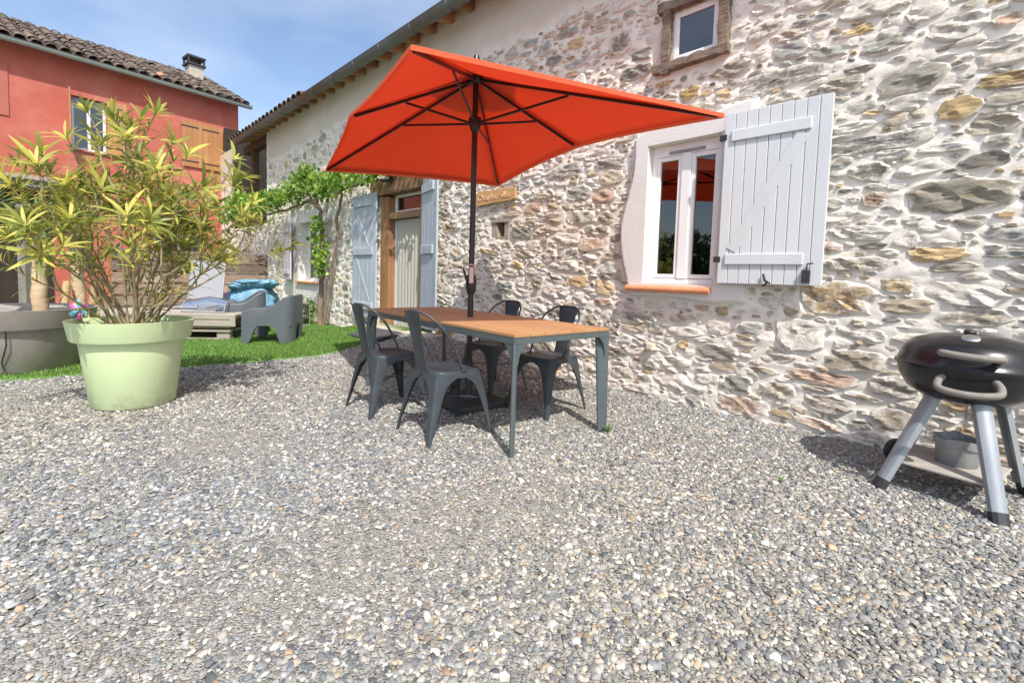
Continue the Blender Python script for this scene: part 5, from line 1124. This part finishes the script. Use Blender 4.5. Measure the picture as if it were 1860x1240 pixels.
# ------------------------------------------------------------------ dining table
TA = R(129.2); tx = Vector((math.cos(TA), math.sin(TA), 0)); ty_ = Vector((math.cos(TA - math.pi / 2), math.sin(TA - math.pi / 2), 0))
TL, TW = 2.22, 0.87; TC = Vector((0.022, 2.74, 0)) + tx * (TL / 2 - 0.005) + ty_ * (TW / 2 - 0.005)
tb = empty('garden_table', TC, TA); tag(tb, 'long garden table with orange brown board top and grey metal legs', 'table')
nbd = 7; bw = TW / nbd
for i in range(nbd):
    y = -TW / 2 + i * bw
    mb = MB()
    if i == nbd // 2:    # board with the hole for the umbrella pole
        mb.box(-TL / 2, -0.035, y + 0.0022, y + bw - 0.0022, 0.722, 0.742); mb.box(0.035, TL / 2, y + 0.0022, y + bw - 0.0022, 0.722, 0.742); mb.box(-0.035, 0.035, y + 0.0022, y + bw / 2 - 0.03, 0.722, 0.742); mb.box(-0.035, 0.035, y + bw / 2 + 0.03, y + bw - 0.0022, 0.722, 0.742)
    else: mb.box(-TL / 2, TL / 2, y + 0.0022, y + bw - 0.0022, 0.722, 0.742)
    mb.build('board', M['table_wood'], tb, bevel=0.003)
mb = MB(); e_ = 0.004
for sy in (-1, 1): mb.box(-TL / 2 + e_, TL / 2 - e_, sy * (TW / 2 - 0.012) - 0.008, sy * (TW / 2 - 0.012) + 0.008, 0.680, 0.7215)
for sx in (-1, 1): mb.box(sx * (TL / 2 - 0.012) - 0.008, sx * (TL / 2 - 0.012) + 0.008, -TW / 2 + 0.02, TW / 2 - 0.02, 0.681, 0.7212)
for x in (-0.55, 0, 0.55): mb.box(x - 0.02, x + 0.02, -TW / 2 + 0.02, -0.06 if x == 0 else TW / 2 - 0.02, 0.69, 0.72)
mb.build('apron', M['table_metal'], tb, bevel=0.002)
for sx in (-1, 1):
    for sy in (-1, 1):
        mb = MB(); secs = []
        for z, wl in ((0.6805, 0.105), (0.655, 0.078), (0.635, 0.06), (0.60, 0.044), (0.55, 0.034)):
            ox, oy = TL / 2 - 0.006, TW / 2 - 0.006; t = 0.012
            L6 = [(ox, oy), (ox - wl, oy), (ox - wl, oy - t), (ox - t, oy - t), (ox - t, oy - wl * 0.9), (ox, oy - wl * 0.9)]
            if sx * sy < 0: L6 = L6[::-1]
            secs.append([(sx * p[0], sy * p[1], z) for p in L6])
        mb.loft(secs)
        secs = []; dg = Vector((sx, sy)).normalized(); pr_ = Vector((-dg.y, dg.x)); cor_ = Vector((sx * (TL / 2 - 0.004), sy * (TW / 2 - 0.004)))
        for z, wl in ((0.679, 0.098), (0.56, 0.088), (0.30, 0.078), (0.0, 0.066)):
            o_ = cor_ + dg * 0.010 * (1 - z / 0.67); th2 = 0.014
            secs.append([(*(o_ - dg * wl * u + pr_ * th2 * v), z) for u, v in ((0.0, 0.5), (0.0, -0.5), (0.12, -1), (0.9, -1), (1.0, -0.5), (1.0, 0.5), (0.9, 1), (0.12, 1))])
        mb.loft(secs); mb.build('leg', M['table_metal'], tb, smooth=35, bevel=0.002)

# ------------------------------------------------------------------ metal chairs
def bistro_chair():
    root = empty('metal_chair')
    hs, zt = 0.178, 0.445       # half seat, seat height; +x = front
    mb = MB(); n = 40; secs = []
    for f, dz in ((0.02, -0.012), (0.45, -0.009), (0.80, -0.003), (0.93, 0.003), (1.0, 0.0), (1.02, -0.008), (1.025, -0.045)):
        ring = []
        for k in range(n):
            t = 2 * math.pi * k / n; c_, s_ = math.cos(t), math.sin(t); q = (abs(c_) ** 5 + abs(s_) ** 5) ** (-0.2)
            ring.append((c_ * q * hs * f, s_ * q * hs * f * (1.0 + 0.06 * c_), zt + dz))
        secs.append(ring)
    mb.loft(secs, cap=False); mb.build('seat', M['anthracite'], root, smooth=40)
    for sx in (-1, 1):
        for sy in (-1, 1):
            mb = MB(); secs = []
            for z, wl in ((zt - 0.012, 0.172), (zt - 0.045, 0.155), (zt - 0.07, 0.112), (zt - 0.10, 0.086), (zt - 0.16, 0.068), (0.20, 0.050), (0.08, 0.032), (0.0, 0.023)):
                k = (1 - z / zt); out = hs * 1.022 + 0.052 * k + (0.03 * k if sx < 0 else 0.012 * k); outy = hs * 1.0 + 0.045 * k; t = 0.004; rr = min(0.02, wl * 0.4)
                P6 = [(out - wl, outy), (out - rr, outy), (out - rr * 0.3, outy - rr * 0.3), (out, outy - rr), (out, outy - wl), (out - t, outy - wl), (out - t, outy - rr - t), (out - rr - t, outy - t), (out - wl, outy - t)]
                if sx * sy < 0: P6 = P6[::-1]
                secs.append([(sx * p[0], sy * p[1], z) for p in P6])
            mb.loft(secs); mb.build('leg', M['anthracite'], root, smooth=38)
    # splat: pressed plate rising from the rear of the seat
    mb = MB(); secs = []
    for t in np.linspace(0, 1, 12):
        z = zt - 0.02 + 0.405 * t; x = -hs + 0.005 - 0.085 * t ** 1.1 + 0.0 * t; w = 0.085 - 0.018 * math.sin(math.pi * min(1, t * 1.25)) + (0.012 if t > 0.9 else 0)
        secs.append([(x - 0.010 * (abs(u) ** 2), u * w, z) for u in np.linspace(-1, 1, 9)] + [(x - 0.005 - 0.010 * (abs(u) ** 2), u * w, z) for u in np.linspace(1, -1, 9)])
    mb.loft(secs); mb.build('splat', M['anthracite'], root, smooth=50)
    # hoop of tube over the top, down to the sides of the seat
    P_ = []
    top = Vector((-hs - 0.083, 0, zt + 0.388))
    for s_ in (-1, 1):
        half = [Vector((0.02, s_ * (hs - 0.006), zt - 0.015)), Vector((-0.045, s_ * (hs + 0.008), zt + 0.12)), Vector((-0.125, s_ * (hs + 0.015), zt + 0.25)), Vector((-0.185, s_ * (hs - 0.005), zt + 0.325)), Vector((-0.232, s_ * (hs - 0.06), zt + 0.372)), Vector((-0.255, s_ * 0.06, zt + 0.388))]
        P_.append(half)
    ctrl = P_[0] + P_[1][::-1]
    def cr(c, k=6):
        out = []
        for i in range(len(c) - 1):
            p0, p1, p2, p3 = c[max(i - 1, 0)], c[i], c[i + 1], c[min(i + 2, len(c) - 1)]
            for j in range(k):
                t = j / k; out.append(0.5 * ((2 * p1) + (-p0 + p2) * t + (2 * p0 - 5 * p1 + 4 * p2 - p3) * t * t + (-p0 + 3 * p1 - 3 * p2 + p3) * t ** 3))
        return out + [c[-1]]
    mb = MB(); mb.tube(cr(ctrl), 0.0085, 8); mb.build('back_hoop', M['anthracite'], root, smooth=60)
    for s_ in (-1, 1): mb = MB(); mb.box(0.0, 0.042, s_ * hs - 0.014, s_ * hs + 0.014, zt - 0.004, zt + 0.006); mb.build('hoop_foot', M['anthracite'], root, bevel=0.003)
    mb = MB(); mb.bar((-hs - 0.02, -hs - 0.015, 0.24), (hs + 0.02, hs + 0.015, 0.24), 0.012, 0.006); mb.bar((-hs - 0.02, hs + 0.015, 0.248), (hs + 0.02, -hs - 0.015, 0.248), 0.012, 0.006); mb.build('cross_brace', M['anthracite'], root)
    return root
ch0 = bistro_chair()
spots = [((-0.435, 3.165), 40, 'dark grey pressed metal chair nearest the camera, back towards the camera'),
         ((-0.975, 3.715), 42, 'dark grey pressed metal chair with its back to the lawn, next to the green pot'),
         ((0.30, 3.80), 226, 'dark metal chair against the stone wall, nearest the table end'),
         ((-0.17, 4.38), 228, 'dark metal chair against the stone wall, nearest the umbrella pole')]
for i, ((x, y), a_, lb) in enumerate(spots):
    o = ch0 if i == 0 else copy_tree(ch0)
    o.location = (x, y, float(zg(x, y)) + 0.008); o.rotation_euler.z = R(a_); tag(o, lb, 'chair', 'metal chairs around the garden table')

# ------------------------------------------------------------------ umbrella
UC = Vector((TC.x, TC.y, 0)); um = empty('parasol', UC); tag(um, 'large rectangular orange red parasol on a dark pole through the table', 'umbrella')
pole_xy = Vector((0, 0, 0))
cor = {'A': (-1.97, 4.91, 2.13), 'B': (-0.20, 5.43, 2.13), 'C': (1.285, 2.985, 2.13), 'D': (-0.50, 2.225, 2.13)}
cor = {k: Vector(v) - UC for k, v in cor.items()}
mid = {'AD': Vector((-1.30, 3.70, 2.29)) - UC, 'BC': Vector((0.54, 4.27, 2.27)) - UC}
apex = Vector((0.0, 0.0, 2.70))
order = [cor['A'], cor['B'], mid['BC'], cor['C'], cor['D'], mid['AD']]
for i in range(6):
    p, q = order[i], order[(i + 1) % 6]; mb = MB(); nu, nv = 12, 12; secs = []
    for j in range(nu + 1):
        t = 0.045 + (1 - 0.045) * j / nu; row = []
        for k in range(nv + 1):
            s_ = k / nv; e = p.lerp(q, s_); pos = apex.lerp(e, t)
            inward = 0.034 * math.sin(math.pi * s_) * t                        # taut hem curves in between the ribs
            pos = pos + (apex - pos).normalized() * inward * (p - q).length * 0.6
            pos.z -= 0.035 * math.sin(math.pi * s_) * math.sin(math.pi * t) * (p - q).length * 0.5
            row.append(tuple(pos))
        secs.append(row)
    mb.loft(secs, closed=False); o = mb.build('canopy_panel', M['canvas'], um, smooth=80, fix=False)
    so = o.modifiers.new('cloth', 'SOLIDIFY'); so.thickness = 0.003
# seams over the ribs and hems
for v in order:
    mb = MB(); secs = []; d_ = (v - apex).normalized(); sd_ = d_.cross(Vector((0, 0, 1))).normalized()
    for t in np.linspace(0.06, 0.995, 12): P_ = apex.lerp(v, float(t)) - Vector((0, 0, 0.0045)); secs.append([tuple(P_ - sd_ * 0.013), tuple(P_ + sd_ * 0.013)])
    mb.loft(secs, closed=False); mb.build('seam', M['canvas'], um, fix=False)
for i in range(6):
    p, q = order[i], order[(i + 1) % 6]; pts = []
    for s_ in np.linspace(0, 1, 13): e = p.lerp(q, float(s_)); pts.append(e + (apex - e).normalized() * 0.034 * math.sin(math.pi * s_) * (p - q).length * 0.6)
    mb = MB(); secs = [[tuple(v + Vector((0, 0, 0.004))), tuple(v + (v - apex).normalized() * 0.004 - Vector((0, 0, 0.022)))] for v in pts]; mb.loft(secs, closed=False); mb.build('hem', M['canvas'], um, smooth=80, fix=False)
# vent cap
mb = MB(); ring = [apex + (v - apex) * (0.40 / (v - apex).length) + Vector((0, 0, 0.045)) for v in order]; top_ = apex + Vector((0, 0, 0.075)); rings = [[tuple(top_.lerp(v, t) - Vector((0, 0, 0.0))) for v in ring] for t in (0.03, 0.5, 1.0)]
mb.loft(rings, cap=False); o = mb.build('vent_cap', M['canvas'], um, fix=False); so = o.modifiers.new('cloth', 'SOLIDIFY'); so.thickness = 0.003
mb = MB(); mb.tube([(0, 0, 0.03), (0, 0, 2.73)], 0.0235, 16); mb.build('pole', M['umbrella_metal'], um, smooth=60)
mb = MB(); mb.lathe([(0.0, 2.73), (0.04, 2.725), (0.055, 2.69), (0.05, 2.64), (0.03, 2.62), (0.0, 2.62)], 18); mb.build('hub', M['umbrella_metal'], um, smooth=40)
mb = MB(); mb.lathe([(0.024, 2.36), (0.05, 2.35), (0.055, 2.31), (0.03, 2.24), (0.024, 2.24)], 18); mb.build('runner', M['umbrella_metal'], um, smooth=40)
mb = MB(); mb.lathe([(0.0, 2.79), (0.02, 2.79), (0.03, 2.80), (0.02, 2.84), (0.0, 2.85)], 14); mb.build('finial', M['umbrella_metal'], um, smooth=40)
for v in order:
    L_ = (v - apex).length; a0 = apex + Vector((0, 0, -0.045)); e0 = v + Vector((0, 0, -0.02)); e0 = a0.lerp(e0, (L_ - 0.04) / L_)
    mb = MB(); mb.bar(a0, e0, 0.014, 0.022); rb = mb.build('rib', M['umbrella_metal'], um, bevel=0.002)
    k = 0.50 if L_ > 1.4 else 0.58; k = (0.86 if L_ > 1.4 else 0.62) / L_
    tgt = a0.lerp(e0, k) + Vector((0, 0, -0.016)); d_ = Vector((v.x, v.y, 0)).normalized(); mb = MB(); mb.bar(Vector((0, 0, 2.31)) + d_ * 0.05, tgt, 0.013, 0.018); mb.build('strut', M['umbrella_metal'], rb, bevel=0.002)
mb = MB(); mb.lathe([(0.024, 0.93), (0.03, 0.93), (0.044, 0.985), (0.046, 1.05), (0.034, 1.09), (0.024, 1.09)], 16); mb.tube([(-0.03, -0.01, 1.02), (-0.052, -0.015, 1.10), (-0.068, -0.02, 1.145)], 0.009, 8); mb.tube([(-0.062, -0.02, 1.142), (-0.105, -0.03, 1.146)], 0.007, 8); mb.build('crank', M['umbrella_metal'], um, smooth=40)
mb = MB(); mb.tube([(0.025 * math.cos(t), 0.025 * math.sin(t), 1.168 + 0.003 * math.sin(3 * t)) for t in np.linspace(0, 6.28, 16)], 0.006, 6); mb.tube([(-0.02, -0.02, 1.165), (-0.06, -0.03, 1.15), (-0.085, -0.02, 1.125)], 0.005, 6); mb.tube([(0.02, -0.025, 1.165), (0.07, -0.03, 1.17)], 0.005, 6)
mb.box(-0.012, 0.022, -0.050, -0.047, 1.02, 1.15); mb.build('ribbon_tie', M['ribbon'], um)
ub = empty('weighted_stand', UC); tag(ub, 'square black weighted base under the table holding the parasol pole', 'umbrella base')
ub.rotation_euler.z = TA
MB().box(-0.25, 0.25, -0.25, 0.25, 0.012, 0.062).build('plate', M['concrete_black'], ub, bevel=0.012)
mb = MB(); mb.lathe([(0.075, 0.06), (0.07, 0.075), (0.034, 0.085), (0.032, 0.38), (0.0245, 0.385)], 20); mb.build('sleeve', M['concrete_black'], ub, smooth=40)
mb = MB(); mb.tube([(0.03, 0, 0.30), (0.075, 0, 0.30)], 0.008, 8); mb.tube([(0.075, 0, 0.30), (0.09, 0, 0.30)], 0.02, 10); mb.build('clamp_screw', M['black_plastic'], ub, smooth=40)

# ------------------------------------------------------------------ kettle barbecue
BC = Vector((2.43, 2.47, 0)); bq = empty('kettle_barbecue', BC, 0); tag(bq, 'black enamel kettle barbecue on grey splayed legs by the stone wall', 'barbecue')
Rk, zr = 0.29, 0.68
mb = MB(); mb.lathe([(0.0, 0.485), (0.10, 0.488), (0.18, 0.508), (0.242, 0.55), (0.276, 0.61), (Rk - 0.002, 0.66), (Rk, zr), (Rk + 0.008, zr + 0.004), (Rk - 0.004, zr + 0.008)], 56); mb.build('bowl', M['enamel'], bq, smooth=40)
mb = MB(); mb.lathe([(Rk - 0.006, zr + 0.003), (Rk + 0.011, zr - 0.003), (Rk + 0.012, zr + 0.010), (Rk + 0.002, zr + 0.016), (0.282, zr + 0.045), (0.262, zr + 0.095), (0.218, zr + 0.135), (0.14, zr + 0.163), (0.05, zr + 0.172), (0.0, zr + 0.173)], 56); lid = mb.build('lid', M['enamel'], bq, smooth=40)
hd = math.atan2(-2.47, -2.43) + R(2)               # handles point back towards the camera side
def pol(rad, a, z): return (rad * math.cos(a), rad * math.sin(a), z)
mb = MB(); secs = []
pts = [pol(0.262, hd - 0.37, zr + 0.075), pol(0.315, hd - 0.345, zr + 0.088), pol(0.328, hd - 0.18, zr + 0.085), pol(0.332, hd, zr + 0.082), pol(0.328, hd + 0.18, zr + 0.080), pol(0.315, hd + 0.345, zr + 0.078), pol(0.262, hd + 0.37, zr + 0.066)]
mb.tube(smooth_path(pts), 0.0165, 12); mb.build('lid_handle', M['bbq_handle'], lid, smooth=50)
mb = MB(); mb.tube(smooth_path([pol(0.276, hd - 0.345, zr - 0.035), pol(0.325, hd - 0.345, zr - 0.055), pol(0.362, hd - 0.28, zr - 0.085), pol(0.375, hd, zr - 0.095), pol(0.362, hd + 0.28, zr - 0.085), pol(0.325, hd + 0.345, zr - 0.055), pol(0.276, hd + 0.345, zr - 0.035)]), 0.0165, 12); mb.build('bowl_handle', M['bbq_handle'], bq, smooth=50)
mb = MB(); mb.lathe([(0.0, 0.004), (0.030, 0.004), (0.036, 0.0), (0.036, -0.004)], 24); o = mb.build('thermometer', M['chrome'], lid, smooth=40)
nrm = Vector((math.cos(hd) * 0.5, math.sin(hd) * 0.5, 0.87)).normalized(); o.rotation_euler = nrm.to_track_quat('Z', 'Y').to_euler(); o.location = (0.155 * math.cos(hd), 0.155 * math.sin(hd), zr + 0.160)
mb = MB(); mb.lathe([(0.0, zr + 0.195), (0.022, zr + 0.192), (0.028, zr + 0.18), (0.016, zr + 0.168)], 14); mb.build('vent_knob', M['black_plastic'], lid, smooth=40)
feet = [((2.03, 2.48), False), ((2.29, 2.11), False), ((2.70, 2.40), True), ((2.42, 2.82), True)]
for i, ((fx, fy), wheel) in enumerate(feet):
    f = Vector((fx, fy, 0)) - BC; d_ = f.normalized(); topp = Vector((d_.x * 0.165, d_.y * 0.165, 0.515)); zb = 0.10 if wheel else 0.0; bot = Vector((f.x, f.y, zb + (0.0 if wheel else 0.035)))
    if wheel: bot = topp.lerp(Vector((f.x, f.y, 0.06)), 0.97)
    ax_ = (bot - topp).normalized(); sd_ = ax_.cross(d_).normalized(); nn = sd_.cross(ax_)
    def csec(P, w, dp): return [tuple(P + sd_ * (w * u) + nn * (dp * v)) for u, v in ((-1, -0.6), (-0.85, 0.5), (-0.4, 0.9), (0.4, 0.9), (0.85, 0.5), (1, -0.6), (0.8, -0.6), (0.7, 0.35), (0.3, 0.7), (-0.3, 0.7), (-0.7, 0.35), (-0.8, -0.6))]
    mb = MB(); mb.loft([csec(topp, 0.040, 0.026), csec(bot, 0.034, 0.022)]); lg = mb.build('leg', M['bbq_leg'], bq, smooth=30)
    if not wheel:
        b2 = bot + ax_ * 0.036; mb = MB(); mb.loft([csec(bot - ax_ * 0.02, 0.037, 0.026), csec(b2, 0.036, 0.025)]); mb.build('foot_cap', M['black_plastic'], lg, smooth=30)
    else:
        wc = Vector((f.x, f.y, 0.075)) + d_ * 0.035; axv = d_; mb = MB()
        u_ = Vector((0, 0, 1)); v_ = axv.cross(u_)
        secs = [[tuple(wc + axv * t + (u_ * math.cos(k * 6.283 / 28) + v_ * math.sin(k * 6.283 / 28)) * rr) for k in range(28)] for t, rr in ((-0.02, 0.02), (-0.02, 0.062), (-0.014, 0.073), (0.014, 0.073), (0.02, 0.062), (0.02, 0.02))]
        mb.loft(secs); mb.build('wheel', M['black_plastic'], bq, smooth=35)
mb = MB(); P4 = [Vector((fx, fy, 0)) - BC for (fx, fy), w_ in feet]; qd = [(p * 0.86) for p in P4]
mb.prism([(p.x, p.y) for p in qd], 0.145, 0.158, lambda x, y, t: (x, y, t)); mb.build('shelf', M['bbq_shelf'], bq, bevel=0.004)
mb = MB(); mb.tube([(-0.01, -0.03, 0.47), (-0.01, -0.03, 0.40)], 0.004, 6); mb.build('ash_rod', M['galvanised'], bq)
bk2 = empty('ash_bucket', BC + Vector((-0.03, -0.02, 0.159)), R(30)); tag(bk2, 'small dented galvanised ash bucket on the barbecue shelf', 'bucket')
mb = MB(); mb.lathe([(0.0, 0.0), (0.083, 0.0), (0.087, 0.006), (0.091, 0.115), (0.086, 0.115), (0.082, 0.01), (0.0, 0.008)], 36); mb.build('body', M['galvanised'], bk2, smooth=40)
mb = MB(); secs = [[((rr) * math.cos(t), (rr) * math.sin(t), z + 0.006 * math.sin(4 * t)) for t in np.linspace(0, 6.283, 36, endpoint=False)] for rr, z in ((0.093, 0.098), (0.100, 0.10), (0.102, 0.140), (0.098, 0.142), (0.094, 0.105))]; mb.loft(secs, cap=False); mb.build('collar', M['galvanised'], bk2, smooth=40)
mb = MB(); mb.tube([(0.1 * math.cos(t), 0.1 * math.sin(t) * 0.3, 0.13 + 0.035 * math.sin(t)) for t in np.linspace(0, math.pi, 12)], 0.003, 6); mb.build('handle', M['galvanised'], bk2, smooth=60)

# ------------------------------------------------------------------ small weeds in the gravel
def weed(x, y, n, l, seed, label):
    r = random.Random(seed); VV, FF, TT = [], [], []
    for i in range(n):
        a = r.random() * 6.28; t = r.uniform(0.3, 1.35); d = Vector((math.cos(a) * math.sin(t), math.sin(a) * math.sin(t), math.cos(t))); side = d.cross(Vector((0, 0, 1))).normalized(); upv = side.cross(d); m_ = np.array(Matrix(((d.x, side.x, upv.x), (d.y, side.y, upv.y), (d.z, side.z, upv.z))))
        VV.append((LVn * np.array([1, 1.3, 1]) * l * r.uniform(0.5, 1.1)) @ m_.T); FF.append(np.array(LF) + i * len(LV)); TT += [r.random()] * len(LV)
    me = np_mesh('weed', np.concatenate(VV), polys=[np.concatenate(FF)], attrs={'tone': ('FLOAT', TT)}); me.materials.append(M['weed_leaf'])
    o = bpy.data.objects.new('weed', me); o.location = (x, y, float(zg(x, y)) + 0.012); link(o); tag(o, label, 'weed', 'weeds in the gravel')
weed(0.70, 3.27, 34, 0.06, 1, 'tuft of grey green weed at the foot of the right table leg')
weed(-0.02, 4.05, 26, 0.06, 2, 'small weed under the table near the wall side chairs')

# clipped dark hedge at the far left of the yard (mirrored in the window panes)
hg = empty('hedge', (-11.2, 3.0, 0)); tag(hg, 'dark green hedge at the left of the yard, mirrored in the window', 'hedge')
r_ = np.random.default_rng(4); nh = 9000; u = r_.random((nh, 3)); pts = np.stack([(u[:, 0] - 0.5) * 1.5, (u[:, 1] - 0.5) * 8.5, 0.15 + u[:, 2] * 2.5 + 0.25 * np.sin(u[:, 1] * 17)], -1)
me = leaf_cloud(pts, 0.13, 8); me.materials.append(M['hedge_leaf']); o = link(bpy.data.objects.new('foliage', me), hg); o['kind'] = 'stuff'
MB().box(-0.5, 0.5, -4.1, 4.1, 0.1, 2.3).build('inner_mass', M['hedge_core'], hg, bevel=0.1)
for y in np.linspace(-3.8, 3.8, 6): mb = MB(); mb.tube([(0, y, 0), (0.03, y + 0.04, 0.8)], [0.05, 0.04], 8); mb.build('trunk', M['vine_bark'], hg, smooth=60)
r = random.Random(77)
for i, (x, y, lb) in enumerate(((0.95, 3.0, 'tiny weed in the gravel just right of the right table leg'), (0.35, 2.55, 'tiny weed in the gravel just right of the near table leg'), (1.25, 3.2, 'tiny weed in the gravel halfway between table and stone wall'),
                                (1.5, 2.5, 'tiny weed in the gravel left of the barbecue'), (-1.2, 2.6, 'tiny weed in the gravel between green pot and nearest chair'), (0.75, 3.9, 'tiny weed in the gravel behind the right table leg by the wall'))):
    weed(x, y, r.randint(6, 14), r.uniform(0.018, 0.035), 100 + i, lb)
